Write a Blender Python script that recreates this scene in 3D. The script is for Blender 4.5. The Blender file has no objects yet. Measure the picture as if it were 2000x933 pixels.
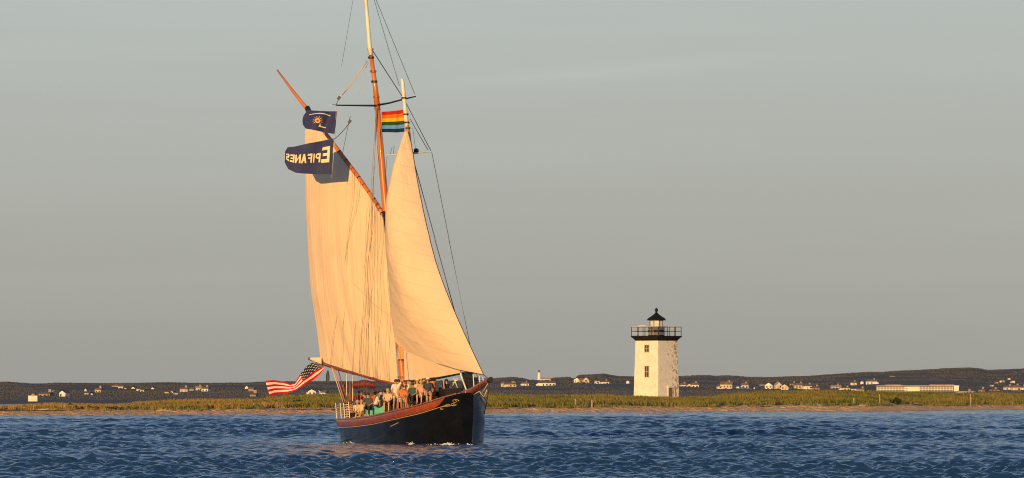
import bpy, bmesh, math, random
import numpy as np
from mathutils import Vector, Matrix
random.seed(7); RS = np.random.RandomState(11)
R = math.radians; PI = math.pi
scn = bpy.context.scene; COL = scn.collection

# ------------------------------------------------------------------ camera
F = 11111.0; CAMZ = 3.4; HZ = 748.0
cam = bpy.data.cameras.new('camera'); co = bpy.data.objects.new('camera', cam); COL.objects.link(co)
co.location = (0, 0, CAMZ); co.rotation_euler = (R(90), 0, 0)
cam.sensor_width = 36; cam.lens = F / 2000 * 36
cam.shift_y = (HZ - 466.5) / 2000
cam.clip_start = 1; cam.clip_end = 60000
scn.camera = co

# ------------------------------------------------------------------ light
SUN_EL = 6.5; SUN_AZ = 18.0           # azimuth: degrees left of straight behind the camera
w = bpy.data.worlds.new('World'); scn.world = w; w.use_nodes = True
nt = w.node_tree; nt.nodes.clear()
out = nt.nodes.new('ShaderNodeOutputWorld'); bg = nt.nodes.new('ShaderNodeBackground')
sky = nt.nodes.new('ShaderNodeTexSky'); sky.sky_type = 'NISHITA'; sky.sun_disc = False
sky.sun_elevation = R(SUN_EL); sky.sun_rotation = R(180 + SUN_AZ); sky.dust_density = 1.5; sky.air_density = 1.0
tc = nt.nodes.new('ShaderNodeTexCoord'); sep = nt.nodes.new('ShaderNodeSeparateXYZ')
nt.links.new(tc.outputs['Generated'], sep.inputs[0])
ramp = nt.nodes.new('ShaderNodeValToRGB')          # the evening haze band low over the sea, thinning into the blue
mr = nt.nodes.new('ShaderNodeMapRange'); mr.inputs['From Min'].default_value = 0; mr.inputs['From Max'].default_value = 0.5
nt.links.new(sep.outputs['Z'], mr.inputs['Value']); nt.links.new(mr.outputs[0], ramp.inputs[0])
SKYR = [(0.0, (.305, .303, .285)), (0.035, (.330, .337, .320)), (0.14, (.385, .420, .420)), (0.30, (.37, .47, .60)), (0.6, (.25, .41, .68)), (1.0, (.09, .16, .30))]
els = ramp.color_ramp.elements
els[0].position, els[0].color = SKYR[0][0], (*SKYR[0][1], 1)
els[1].position, els[1].color = SKYR[-1][0], (*SKYR[-1][1], 1)
for p, c in SKYR[1:-1]:
    e = els.new(p); e.color = (*c, 1)
gain = nt.nodes.new('ShaderNodeVectorMath'); gain.operation = 'SCALE'; gain.inputs['Scale'].default_value = 1 / 0.12
nt.links.new(ramp.outputs[0], gain.inputs[0])
# thin cirrus streaks, broken and faint
mp = nt.nodes.new('ShaderNodeMapping'); mp.inputs['Scale'].default_value = (9, 4, 110); mp.inputs['Rotation'].default_value = (0, R(7), 0); mp.inputs['Location'].default_value = (2.3, .4, 1.1)
nz = nt.nodes.new('ShaderNodeTexNoise'); nz.inputs['Scale'].default_value = 1.0; nz.inputs['Detail'].default_value = 5
nt.links.new(tc.outputs['Generated'], mp.inputs[0]); nt.links.new(mp.outputs[0], nz.inputs[0])
cr = nt.nodes.new('ShaderNodeMapRange'); cr.inputs['From Min'].default_value = .45; cr.inputs['From Max'].default_value = .85
cr.inputs['To Min'].default_value = 1.0; cr.inputs['To Max'].default_value = 1.07
nt.links.new(nz.outputs[0], cr.inputs['Value'])
def wm(op, a, b=None):
    n = nt.nodes.new('ShaderNodeMath'); n.operation = op
    for i, v in enumerate((a, b)):
        if v is None: continue
        if isinstance(v, (int, float)): n.inputs[i].default_value = v
        else: nt.links.new(v, n.inputs[i])
    return n.outputs[0]
# one long faint cirrus band low in the sky
wx = wm('ADD', wm('MULTIPLY', sep.outputs['X'], .075), .0535)
dz_ = wm('DIVIDE', wm('SUBTRACT', wm('ADD', sep.outputs['Z'], wm('MULTIPLY', wm('SUBTRACT', nz.outputs[0], .5), .003)), wx), .0013)
band = wm('POWER', 2.718, wm('MULTIPLY', wm('MULTIPLY', dz_, dz_), -1.0))
xx = wm('DIVIDE', wm('SUBTRACT', sep.outputs['X'], .018), .028)
band = wm('MULTIPLY', band, wm('POWER', 2.718, wm('MULTIPLY', wm('MULTIPLY', xx, xx), -1.0)))
cadd = wm('ADD', cr.outputs[0], wm('MULTIPLY', band, .075))
g2 = nt.nodes.new('ShaderNodeVectorMath'); g2.operation = 'SCALE'
nt.links.new(gain.outputs[0], g2.inputs[0]); nt.links.new(cadd, g2.inputs['Scale'])
mix = nt.nodes.new('ShaderNodeMix'); mix.data_type = 'RGBA'; mix.inputs['Factor'].default_value = 0.88
nt.links.new(sky.outputs[0], mix.inputs['A']); nt.links.new(g2.outputs[0], mix.inputs['B'])
nt.links.new(mix.outputs['Result'], bg.inputs['Color']); bg.inputs['Strength'].default_value = 0.12
nt.links.new(bg.outputs[0], out.inputs[0])

sd = bpy.data.lights.new('sun', 'SUN'); sd.energy = 4.4; sd.angle = R(0.5); sd.color = (1.0, .60, .19)
so = bpy.data.objects.new('sun', sd); COL.objects.link(so)
tosun = Vector((-math.sin(R(SUN_AZ)) * math.cos(R(SUN_EL)), -math.cos(R(SUN_AZ)) * math.cos(R(SUN_EL)), math.sin(R(SUN_EL))))
so.rotation_euler = tosun.to_track_quat('Z', 'Y').to_euler()
so.location = tosun * 50
scn.view_settings.view_transform = 'Standard'; scn.view_settings.look = 'None'
scn.view_settings.exposure = 0.25; scn.view_settings.gamma = 1
scn.cycles.use_denoising = True; scn.cycles.filter_width = 1.1
scn.cycles.max_bounces = 6; scn.cycles.transparent_max_bounces = 8

# ------------------------------------------------------------------ helpers
def P(px, py, D):
    return Vector(((px - 1000) / F * D, D, CAMZ - (py - HZ) / F * D))
def lerp(a, b, t): return a + (b - a) * t
def interp(x, tab): return float(np.interp(x, [t[0] for t in tab], [t[1] for t in tab]))

def tag(o, label=None, cat=None, group=None, kind=None):
    if label: o['label'] = label
    if cat: o['category'] = cat
    if group: o['group'] = group
    if kind: o['kind'] = kind
    return o
ROOT = {}
def empty(name, loc, label, cat, group=None, rz=0):
    o = bpy.data.objects.new(name, None); COL.objects.link(o); o.location = loc; o.rotation_euler = (0, 0, rz)
    o.empty_display_size = .2
    ROOT[o.name] = Vector(loc)
    return tag(o, label, cat, group)

class MB:
    def __init__(s, off=(0, 0, 0)):
        s.v = []; s.f = []; s.uv = None; s.off = Vector(off); s.mi = []
    def vert(s, p): s.v.append(tuple(Vector(p) - s.off)); return len(s.v) - 1
    def face(s, *pts, m=0):
        s.f.append(tuple(s.vert(p) for p in pts)); s.mi.append(m)
    def box(s, c, size, rz=0, M=None):
        c = Vector(c); hx, hy, hz = [k / 2 for k in size]
        rot = Matrix.Rotation(rz, 3, 'Z') if M is None else M
        i = len(s.v)
        for z in (-hz, hz):
            for x, y in ((-hx, -hy), (hx, -hy), (hx, hy), (-hx, hy)):
                s.vert(c + rot @ Vector((x, y, z)))
        for q in ((0, 3, 2, 1), (4, 5, 6, 7), (0, 1, 5, 4), (1, 2, 6, 5), (2, 3, 7, 6), (3, 0, 4, 7)):
            s.f.append(tuple(i + k for k in q)); s.mi.append(0)
        return s
    def tube(s, pts, r, n=8, caps=True):
        pts = [Vector(p) for p in pts]
        rs = r if isinstance(r, (list, tuple)) else [r] * len(pts)
        base = len(s.v); up = Vector((0, 0, 1))
        for k, p in enumerate(pts):
            d = (pts[min(k + 1, len(pts) - 1)] - pts[max(k - 1, 0)]).normalized()
            a = d.cross(up if abs(d.z) < .95 else Vector((0, 1, 0))).normalized(); b = a.cross(d)
            for j in range(n):
                t = 2 * PI * j / n
                s.vert(p + (a * math.cos(t) + b * math.sin(t)) * rs[k])
        for k in range(len(pts) - 1):
            for j in range(n):
                s.f.append((base + k * n + j, base + k * n + (j + 1) % n, base + (k + 1) * n + (j + 1) % n, base + (k + 1) * n + j)); s.mi.append(0)
        if caps:
            s.f.append(tuple(base + j for j in range(n))[::-1]); s.mi.append(0)
            s.f.append(tuple(base + (len(pts) - 1) * n + j for j in range(n))); s.mi.append(0)
        return s
    def lathe(s, c, prof, n=16, closed=True):
        c = Vector(c); base = len(s.v)
        for r, z in prof:
            for j in range(n):
                t = 2 * PI * j / n + PI / n
                s.vert(c + Vector((r * math.cos(t), r * math.sin(t), z)))
        for k in range(len(prof) - 1):
            for j in range(n):
                s.f.append((base + k * n + j, base + k * n + (j + 1) % n, base + (k + 1) * n + (j + 1) % n, base + (k + 1) * n + j)); s.mi.append(0)
        if closed:
            s.f.append(tuple(base + j for j in range(n))[::-1]); s.mi.append(0)
            s.f.append(tuple(base + (len(prof) - 1) * n + j for j in range(n))); s.mi.append(0)
        return s
    def grid(s, fn, nu, nv, uvs=True, flip=False):
        base = len(s.v); uvl = []
        for j in range(nv + 1):
            for i in range(nu + 1):
                s.vert(fn(i / nu, j / nv)); uvl.append((i / nu, j / nv))
        for j in range(nv):
            for i in range(nu):
                q = (base + j * (nu + 1) + i, base + j * (nu + 1) + i + 1, base + (j + 1) * (nu + 1) + i + 1, base + (j + 1) * (nu + 1) + i)
                s.f.append(q[::-1] if flip else q); s.mi.append(0)
        if uvs:
            s.uv = (s.uv or [(0, 0)] * base) + uvl
        return s
    def build(s, name, mat, parent=None, smooth=False, top=None):
        me = bpy.data.meshes.new(name); me.from_pydata(s.v, [], s.f); me.validate()
        mats = mat if isinstance(mat, (list, tuple)) else [mat]
        for m in mats: me.materials.append(m)
        if len(mats) > 1:
            for p, k in zip(me.polygons, s.mi): p.material_index = k
        if s.uv:
            ul = me.uv_layers.new(name='UVMap')
            for l in me.loops: ul.data[l.index].uv = s.uv[l.vertex_index] if l.vertex_index < len(s.uv) else (0, 0)
        if smooth:
            for p in me.polygons: p.use_smooth = True
        o = bpy.data.objects.new(name, me); COL.objects.link(o)
        if parent is not None: o.parent = parent
        else: o.location = s.off
        return o

def np_mesh(name, V, Fc, mat, smooth=False, link=True):
    me = bpy.data.meshes.new(name); n = len(V); k = Fc.shape[1]
    me.vertices.add(n); me.vertices.foreach_set('co', np.ascontiguousarray(V, dtype=np.float32).ravel())
    me.loops.add(Fc.size); me.loops.foreach_set('vertex_index', np.ascontiguousarray(Fc, dtype=np.int32).ravel())
    me.polygons.add(len(Fc)); me.polygons.foreach_set('loop_start', np.arange(0, Fc.size, k, dtype=np.int32))
    me.polygons.foreach_set('loop_total', np.full(len(Fc), k, dtype=np.int32))
    if smooth: me.polygons.foreach_set('use_smooth', np.ones(len(Fc), dtype=bool))
    me.update(calc_edges=True); me.materials.append(mat)
    o = bpy.data.objects.new(name, me)
    if link: COL.objects.link(o)
    return o
def grid_faces(nr, nc):
    i = np.arange(nr - 1)[:, None] * nc + np.arange(nc - 1)[None, :]
    return np.stack([i, i + 1, i + nc + 1, i + nc], -1).reshape(-1, 4)

def mat(name, c, rough=.7, c2=None, scale=2.0, bump=0, bscale=None, metal=0, coat=0, detail=4, spec=.5, translucent=0, stretch=(1, 1, 1), lo=.35, hi=.65, coord='Object', ior=None):
    m = bpy.data.materials.new(name); m.use_nodes = True; t = m.node_tree; b = t.nodes['Principled BSDF']
    b.inputs['Base Color'].default_value = (*c, 1); b.inputs['Roughness'].default_value = rough; b.inputs['Metallic'].default_value = metal
    b.inputs['Specular IOR Level'].default_value = spec; b.inputs['Coat Weight'].default_value = coat; b.inputs['Coat Roughness'].default_value = .05
    if ior: b.inputs['IOR'].default_value = ior
    tcn = t.nodes.new('ShaderNodeTexCoord'); mpn = t.nodes.new('ShaderNodeMapping'); mpn.inputs['Scale'].default_value = stretch
    t.links.new(tcn.outputs[coord], mpn.inputs[0])
    if c2:
        n = t.nodes.new('ShaderNodeTexNoise'); n.inputs['Scale'].default_value = scale; n.inputs['Detail'].default_value = detail
        t.links.new(mpn.outputs[0], n.inputs[0])
        r_ = t.nodes.new('ShaderNodeMapRange'); r_.inputs['From Min'].default_value = lo; r_.inputs['From Max'].default_value = hi
        t.links.new(n.outputs[0], r_.inputs['Value'])
        x = t.nodes.new('ShaderNodeMix'); x.data_type = 'RGBA'; x.inputs['A'].default_value = (*c, 1); x.inputs['B'].default_value = (*c2, 1)
        t.links.new(r_.outputs[0], x.inputs['Factor']); t.links.new(x.outputs['Result'], b.inputs['Base Color'])
    if bump:
        n2 = t.nodes.new('ShaderNodeTexNoise'); n2.inputs['Scale'].default_value = bscale or scale * 3; n2.inputs['Detail'].default_value = 5
        t.links.new(mpn.outputs[0], n2.inputs[0])
        bp = t.nodes.new('ShaderNodeBump'); bp.inputs['Strength'].default_value = min(bump, 1); bp.inputs['Distance'].default_value = .05
        t.links.new(n2.outputs[0], bp.inputs['Height']); t.links.new(bp.outputs[0], b.inputs['Normal'])
    if translucent:
        tr = t.nodes.new('ShaderNodeBsdfTranslucent'); tr.inputs[0].default_value = (*c, 1)
        ms = t.nodes.new('ShaderNodeMixShader'); ms.inputs[0].default_value = translucent
        t.links.new(b.outputs[0], ms.inputs[1]); t.links.new(tr.outputs[0], ms.inputs[2]); t.links.new(ms.outputs[0], t.nodes['Material Output'].inputs[0])
    return m

# ------------------------------------------------------------------ water
def water_mat():
    m = bpy.data.materials.new('sea_water'); m.use_nodes = True; t = m.node_tree; b = t.nodes['Principled BSDF']
    b.inputs['Base Color'].default_value = (.010, .042, .112, 1); b.inputs['Roughness'].default_value = .05
    b.inputs['IOR'].default_value = 1.33
    g = t.nodes.new('ShaderNodeNewGeometry'); mpn = t.nodes.new('ShaderNodeMapping'); mpn.inputs['Scale'].default_value = (.8, 2.2, 1)
    t.links.new(g.outputs['Position'], mpn.inputs[0])
    n1 = t.nodes.new('ShaderNodeTexNoise'); n1.inputs['Scale'].default_value = 1.6; n1.inputs['Detail'].default_value = 6; n1.inputs['Roughness'].default_value = .6
    t.links.new(mpn.outputs[0], n1.inputs[0])
    bp = t.nodes.new('ShaderNodeBump'); bp.inputs['Strength'].default_value = 1.0; bp.inputs['Distance'].default_value = .27
    t.links.new(n1.outputs[0], bp.inputs['Height']); t.links.new(bp.outputs[0], b.inputs['Normal'])
    return m
def sea():
    rows = [-3000, -300, 0, 80, 140]
    y = 182.0
    while y < 745:
        rows.append(y); y += .15 * (y / 250)
    rows += [800, 950, 1500, 4000, 20000]
    Y = np.array(rows); hw = np.maximum(Y, 160) / F * 1130
    u = np.linspace(-1, 1, 620)
    X = u[None, :] * hw[:, None]
    ex = np.array([3, 30, 300, 3000, 20000.0])
    X = np.concatenate([-(hw[:, None] + ex[::-1][None]), X, hw[:, None] + ex[None]], 1)
    YY = np.repeat(Y[:, None], X.shape[1], 1)
    Z = np.zeros_like(X)
    # patches of stronger and weaker ripple
    patch = .85 + .35 * np.sin(X * .11 + YY * .021 + 2 * np.sin(YY * .013)) * np.sin(X * .045 - YY * .034 + 1) + .2 * np.sin(YY * .09 + X * .03)
    sp = np.gradient(Y)[:, None]
    for k in range(100):
        lam = 0.40 * (3.3 / .40) ** (RS.rand() ** 1.15)
        th = R(-97) + RS.randn() * .5
        kx, ky = math.cos(th) * 2 * PI / lam, math.sin(th) * 2 * PI / lam
        a = (.0118 if lam < 1.3 else .0095) * lam ** (.85 if lam < 1.8 else .5) * (1.13 if lam >= 1.8 else 1) * (.6 + .8 * RS.rand())
        fade = np.clip((lam - 2.2 * sp) / (1.6 * sp), 0, 1)
        ph = kx * X + ky * YY + RS.rand() * 7
        Z += a * fade * (np.sin(ph + .35 * np.sin(ph)))
    Z *= patch
    Z += .12 * np.maximum(Z, 0) ** 1.0 * 1.2
    edge = np.ones_like(X); edge[:, :5] = 0; edge[:, -5:] = 0
    edge *= ((YY > 170) & (YY < 760))
    # quieter in the last metres off the beach
    edge *= np.clip((700 - YY) / 200, .32, 1)
    # the lee of the hull lies smoother
    hx, hy = (X + 7.5) / 9.5, (YY - 296.0) / 42.0
    edge = edge * (1 - .62 * np.exp(-(hx ** 2 + hy ** 2)))
    Z *= edge
    V = np.stack([X, YY, Z], -1).reshape(-1, 3)
    o = np_mesh('water', V, grid_faces(len(Y), X.shape[1]), water_mat(), smooth=True)
    tag(o, kind='structure')
sea()

# ------------------------------------------------------------------ the spit: beach and dune ground
SHORE = [(-3000, 813), (0, 812), (200, 811), (300, 810), (500, 809), (960, 806), (1150, 805), (1300, 804), (1500, 802.6), (1700, 802.2), (1850, 800.5), (2000, 799), (5000, 797)]
GBOT = [(-3000, 801), (0, 801), (150, 801), (300, 802), (420, 800), (540, 799), (950, 797.5), (1100, 797), (1160, 795.5), (1300, 795), (1400, 793.5), (1500, 792.5), (1700, 792), (2000, 791.5), (5000, 790)]
GTOP = [(-3000, 790), (0, 791), (60, 788), (100, 785.5), (150, 786), (200, 786), (270, 784), (350, 780), (440, 779), (500, 779), (540, 775), (600, 772), (680, 772), (960, 771), (1050, 774), (1150, 772), (1170, 770), (1230, 774), (1330, 775), (1400, 771), (1440, 768), (1500, 765), (1600, 764), (1700, 764), (1800, 766), (1900, 767), (2000, 769), (5000, 770)]
def Dshore(px): return CAMZ * F / (interp(px, SHORE) - HZ)
def zrow(py, D): return CAMZ - (py - HZ) / F * D
def spit_profile(px):
    Ds = Dshore(px); b = interp(px, GBOT); t = interp(px, GTOP)
    pts = [(Ds - 40, -1.5), (Ds - 3, -.12), (Ds, .0)]
    Dg = Ds + 7; pts += [(Ds + 2.2, lerp(0, zrow(b, Dg), .5)), (Ds + 3.4, lerp(0, zrow(b, Dg), .55)), (Ds + 5.2, lerp(0, zrow(b, Dg), .97)), (Dg, zrow(b, Dg))]
    for k in range(1, 9):
        D = Dg + 5.5 * k; py = lerp(b, t + 7.5, k / 8); pts.append((D, zrow(py, D)))
    pts += [(Ds + 100, zrow(t + 8, Ds + 100)), (Ds + 170, .45), (Ds + 240, .3), (Ds + 300, -1)]
    return pts
def spit_z(px, D):
    p = spit_profile(px); return float(np.interp(D, [a for a, _ in p], [b for _, b in p]))
def sm_noise(x, y, seed):
    r = np.random.RandomState(seed); z = 0 * x
    for k in range(14):
        lam = 2.5 * 10 ** r.rand(); th = r.rand() * 6.28; z = z + (lam / 14) * np.sin((math.cos(th) * x + math.sin(th) * y) * 6.283 / lam + r.rand() * 7)
    return z / 5
def dune_mat():
    m = bpy.data.materials.new('beach_sand'); m.use_nodes = True; t = m.node_tree; b = t.nodes['Principled BSDF']; b.inputs['Roughness'].default_value = .9
    b.inputs['Specular IOR Level'].default_value = .15
    g = t.nodes.new('ShaderNodeNewGeometry'); sp_ = t.nodes.new('ShaderNodeSeparateXYZ'); t.links.new(g.outputs['Position'], sp_.inputs[0])
    n = t.nodes.new('ShaderNodeTexNoise'); n.inputs['Scale'].default_value = .5; n.inputs['Detail'].default_value = 6; t.links.new(g.outputs['Position'], n.inputs[0])
    cr_ = t.nodes.new('ShaderNodeValToRGB'); e = cr_.color_ramp.elements
    e[0].position = .3; e[0].color = (.60, .34, .155, 1); e[1].position = .7; e[1].color = (.76, .46, .23, 1)
    t.links.new(n.outputs[0], cr_.inputs[0])
    # wet foot of the beach and the wrack line, both of the sand's own colour
    ms = t.nodes.new('ShaderNodeMapRange'); ms.inputs['From Min'].default_value = .0; ms.inputs['From Max'].default_value = .05
    t.links.new(sp_.outputs['Z'], ms.inputs['Value'])
    wet = t.nodes.new('ShaderNodeMix'); wet.data_type = 'RGBA'; wet.inputs['A'].default_value = (.10, .075, .06, 1)
    t.links.new(ms.outputs[0], wet.inputs['Factor']); t.links.new(cr_.outputs[0], wet.inputs['B']); t.links.new(wet.outputs['Result'], b.inputs['Base Color'])
    bp = t.nodes.new('ShaderNodeBump'); bp.inputs['Distance'].default_value = .9; bp.inputs['Strength'].default_value = 1
    n5 = t.nodes.new('ShaderNodeTexNoise'); n5.inputs['Scale'].default_value = 1.6; n5.inputs['Detail'].default_value = 8; t.links.new(g.outputs['Position'], n5.inputs[0])
    t.links.new(n5.outputs[0], bp.inputs['Height']); t.links.new(bp.outputs[0], b.inputs['Normal'])
    return m
def spit():
    pxs = np.concatenate([[-3000, -1500, -800, -400, -200], np.arange(-100, 2104, 4.0), [2200, 2400, 2800, 3500, 5000]])
    V = []; ts = np.concatenate([np.linspace(0, 1, 170)])
    for px in pxs:
        p = spit_profile(px); D = np.array([a for a, _ in p]); Z = np.array([b for _, b in p])
        # resample along index so rows stay with the profile
        idx = np.linspace(0, len(p) - 1, 170)
        d = np.interp(idx, range(len(p)), D); z = np.interp(idx, range(len(p)), Z)
        V.append(np.stack([(px - 1000) / F * d, d, z], -1))
    V = np.array(V)  # cols, rows
    mask = np.clip((V[..., 2] - .25) / .3, 0, 1)
    V[..., 2] += sm_noise(V[..., 0], V[..., 1], 3) * .10 * mask
    q = 0
    for k in range(16):
        lam = RS.uniform(.9, 2.6); th = R(90) + RS.randn() * .7; q = q + lam * np.sin((math.cos(th) * V[..., 0] + math.sin(th) * V[..., 1]) * 2 * PI / lam + RS.rand() * 7)
    V[..., 2] += q * .006 * np.clip((V[..., 2] - .04) / .1, 0, 1)
    nc, nr = V.shape[0], V.shape[1]
    Fc = grid_faces(nc, nr)[:, ::-1]
    o = np_mesh('beach', V.reshape(-1, 3), Fc, dune_mat(), smooth=True); tag(o, kind='structure')
spit()

# dune grass: upright blades in tufts, thicker on the right, browner on the left
def veg_mat(name, cols, scale, xshift=None):
    m = bpy.data.materials.new(name); m.use_nodes = True; t = m.node_tree; b = t.nodes['Principled BSDF']; b.inputs['Roughness'].default_value = .75
    b.inputs['Specular IOR Level'].default_value = .2
    g = t.nodes.new('ShaderNodeNewGeometry'); n = t.nodes.new('ShaderNodeTexNoise'); n.inputs['Scale'].default_value = scale; n.inputs['Detail'].default_value = 5
    n.inputs['Roughness'].default_value = .65
    t.links.new(g.outputs['Position'], n.inputs[0]); last = n.outputs[0]
    if xshift:
        s_ = t.nodes.new('ShaderNodeSeparateXYZ'); t.links.new(g.outputs['Position'], s_.inputs[0])
        mr_ = t.nodes.new('ShaderNodeMapRange'); mr_.inputs['From Min'].default_value = xshift[0]; mr_.inputs['From Max'].default_value = xshift[1]
        mr_.inputs['To Min'].default_value = .22; mr_.inputs['To Max'].default_value = 0
        t.links.new(s_.outputs['X'], mr_.inputs['Value'])
        ad = t.nodes.new('ShaderNodeMath'); ad.operation = 'ADD'; t.links.new(last, ad.inputs[0]); t.links.new(mr_.outputs[0], ad.inputs[1]); last = ad.outputs[0]
    ri = t.nodes.new('ShaderNodeTexNoise'); ri.inputs['Scale'].default_value = scale * 9; t.links.new(g.outputs['Position'], ri.inputs[0])
    ad2 = t.nodes.new('ShaderNodeMath'); ad2.operation = 'MULTIPLY_ADD'; ad2.inputs[1].default_value = .35; t.links.new(ri.outputs[0], ad2.inputs[0]); t.links.new(last, ad2.inputs[2])
    cr_ = t.nodes.new('ShaderNodeValToRGB'); e = cr_.color_ramp.elements
    e[0].position = cols[0][0]; e[0].color = (*cols[0][1], 1); e[1].position = cols[-1][0]; e[1].color = (*cols[-1][1], 1)
    for p_, c_ in cols[1:-1]:
        k = e.new(p_); k.color = (*c_, 1)
    t.links.new(ad2.outputs[0], cr_.inputs[0]); t.links.new(cr_.outputs[0], b.inputs['Base Color'])
    return m
def grass():
    N = 340000
    px = RS.uniform(-160, 2160, N)
    tab = {}
    D = np.zeros(N); z = np.zeros(N)
    s = RS.rand(N) ** .8
    Ds = np.interp(px, [a for a, _ in SHORE], [CAMZ * F / (b - HZ) for _, b in SHORE])
    gb = np.interp(px, [a for a, _ in GBOT], [b for _, b in GBOT]); gt = np.interp(px, [a for a, _ in GTOP], [b for _, b in GTOP])
    # ragged lower edge
    edge = .06 * (np.sin(px * .05) + np.sin(px * .013 + 1) + np.sin(px * .17)) + .02
    s = np.clip(s * 1.12 + np.maximum(edge, -.02), 0, 1.5)
    D = Ds + 7 + 44 * s
    py = gb + (gt + 7.5 - gb) * np.minimum(s, 1)
    z = CAMZ - (py - HZ) / F * D
    x = (px - 1000) / F * D
    den = sm_noise(x, D, 9)
    left = np.clip((560 - px) / 560, 0, 1)
    keep = RS.rand(N) < np.clip(1.0 + 2.2 * den - .75 * left - np.where(s < .12, .5, 0), .05, 1)
    x, D, z, s, left, den = [a[keep] for a in (x, D, z, s, left, den)]
    z = z + sm_noise(x, D, 3) * .10 - .05
    n = len(x)
    h = (.32 + .38 * RS.rand(n)) * (1 - .35 * left) * np.clip(.75 + .5 * den + .3, .5, 1.25) * np.where(s < .1, .6, 1)
    wd = .018 + .035 * RS.rand(n)
    ax = RS.rand(n) * PI; lean = RS.randn(n, 2) * .14 + np.array([-.10, 0])
    dx, dy = np.cos(ax) * wd, np.sin(ax) * wd
    b0 = np.stack([x - dx, D - dy, z], -1); b1 = np.stack([x + dx, D + dy, z], -1)
    m1 = np.stack([x + dx * .8 + lean[:, 0] * h * .5, D + dy * .8 + lean[:, 1] * h * .5, z + h * .6], -1)
    tp = np.stack([x - dx * .1 + lean[:, 0] * h * 1.4, D + lean[:, 1] * h, z + h], -1)
    V = np.stack([b0, b1, m1, tp], 1).reshape(-1, 3)
    Fc = (np.arange(n)[:, None] * 4 + np.arange(4)[None])
    m = veg_mat('dune_grass', [(.40, (.065, .076, .020)), (.58, (.130, .138, .032)), (.76, (.21, .170, .045)), (.92, (.32, .19, .065))], .13, (-62, -10))
    o = np_mesh('dune_grass', V, Fc, m); tag(o, kind='stuff')
grass()
def scrub():
    ICO = []
    bm = bmesh.new(); bmesh.ops.create_icosphere(bm, subdivisions=1, radius=1); bm.verts.ensure_lookup_table()
    vv = np.array([v.co[:] for v in bm.verts]); ff = np.array([[v.index for v in f.verts] for f in bm.faces]); bm.free()
    return vv, ff
ICOV, ICOF = scrub()
def clumps(name, X, Y, Z, Rad, m, sq=.8, jit=.35):
    n = len(X); k = len(ICOV)
    V = ICOV[None] * (1 + jit * RS.randn(n, k, 1)) * Rad[:, None, None]
    V[..., 2] *= sq
    V += np.stack([X, Y, Z], -1)[:, None]
    Fc = (ICOF[None] + (np.arange(n) * k)[:, None, None]).reshape(-1, 3)
    return np_mesh(name, V.reshape(-1, 3), Fc, m)
def wrack():
    N = 2200
    px = RS.uniform(-150, 2150, N); k = (np.sin(px * .021) + np.sin(px * .0083 + 2) + .6 * RS.randn(N)) > .1; px = px[k]; n = len(px)
    D = np.array([Dshore(p) for p in px]) + 6.2 + .35 * RS.randn(n); z = np.array([spit_z(p, d) for p, d in zip(px, D)])
    o = clumps('wrack_line', (px - 1000) / F * D, D, z + .04, RS.uniform(.05, .12, n), veg_mat('dry_wrack', [(.45, (.03, .018, .012)), (.9, (.10, .06, .035))], 1.5), sq=.5); tag(o, kind='stuff')
def beach_scrub():
    # low tangled beach plants among the grass, darkest along the crest
    N = 2600
    px = RS.uniform(-150, 2150, N); s = RS.rand(N)
    D = np.array([Dshore(p) for p in px]) + 14 + 40 * s
    z = np.array([spit_z(p, d) for p, d in zip(px, D)])
    x = (px - 1000) / F * D
    k = sm_noise(x, D, 21) > .22
    m = veg_mat('beach_scrub', [(.45, (.022, .028, .012)), (.7, (.055, .06, .022)), (.95, (.13, .085, .04))], .8)
    o = clumps('beach_scrub', x[k], D[k], z[k] + .22, RS.uniform(.12, .30, N)[k], m); tag(o, kind='stuff')
beach_scrub(); wrack()

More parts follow.
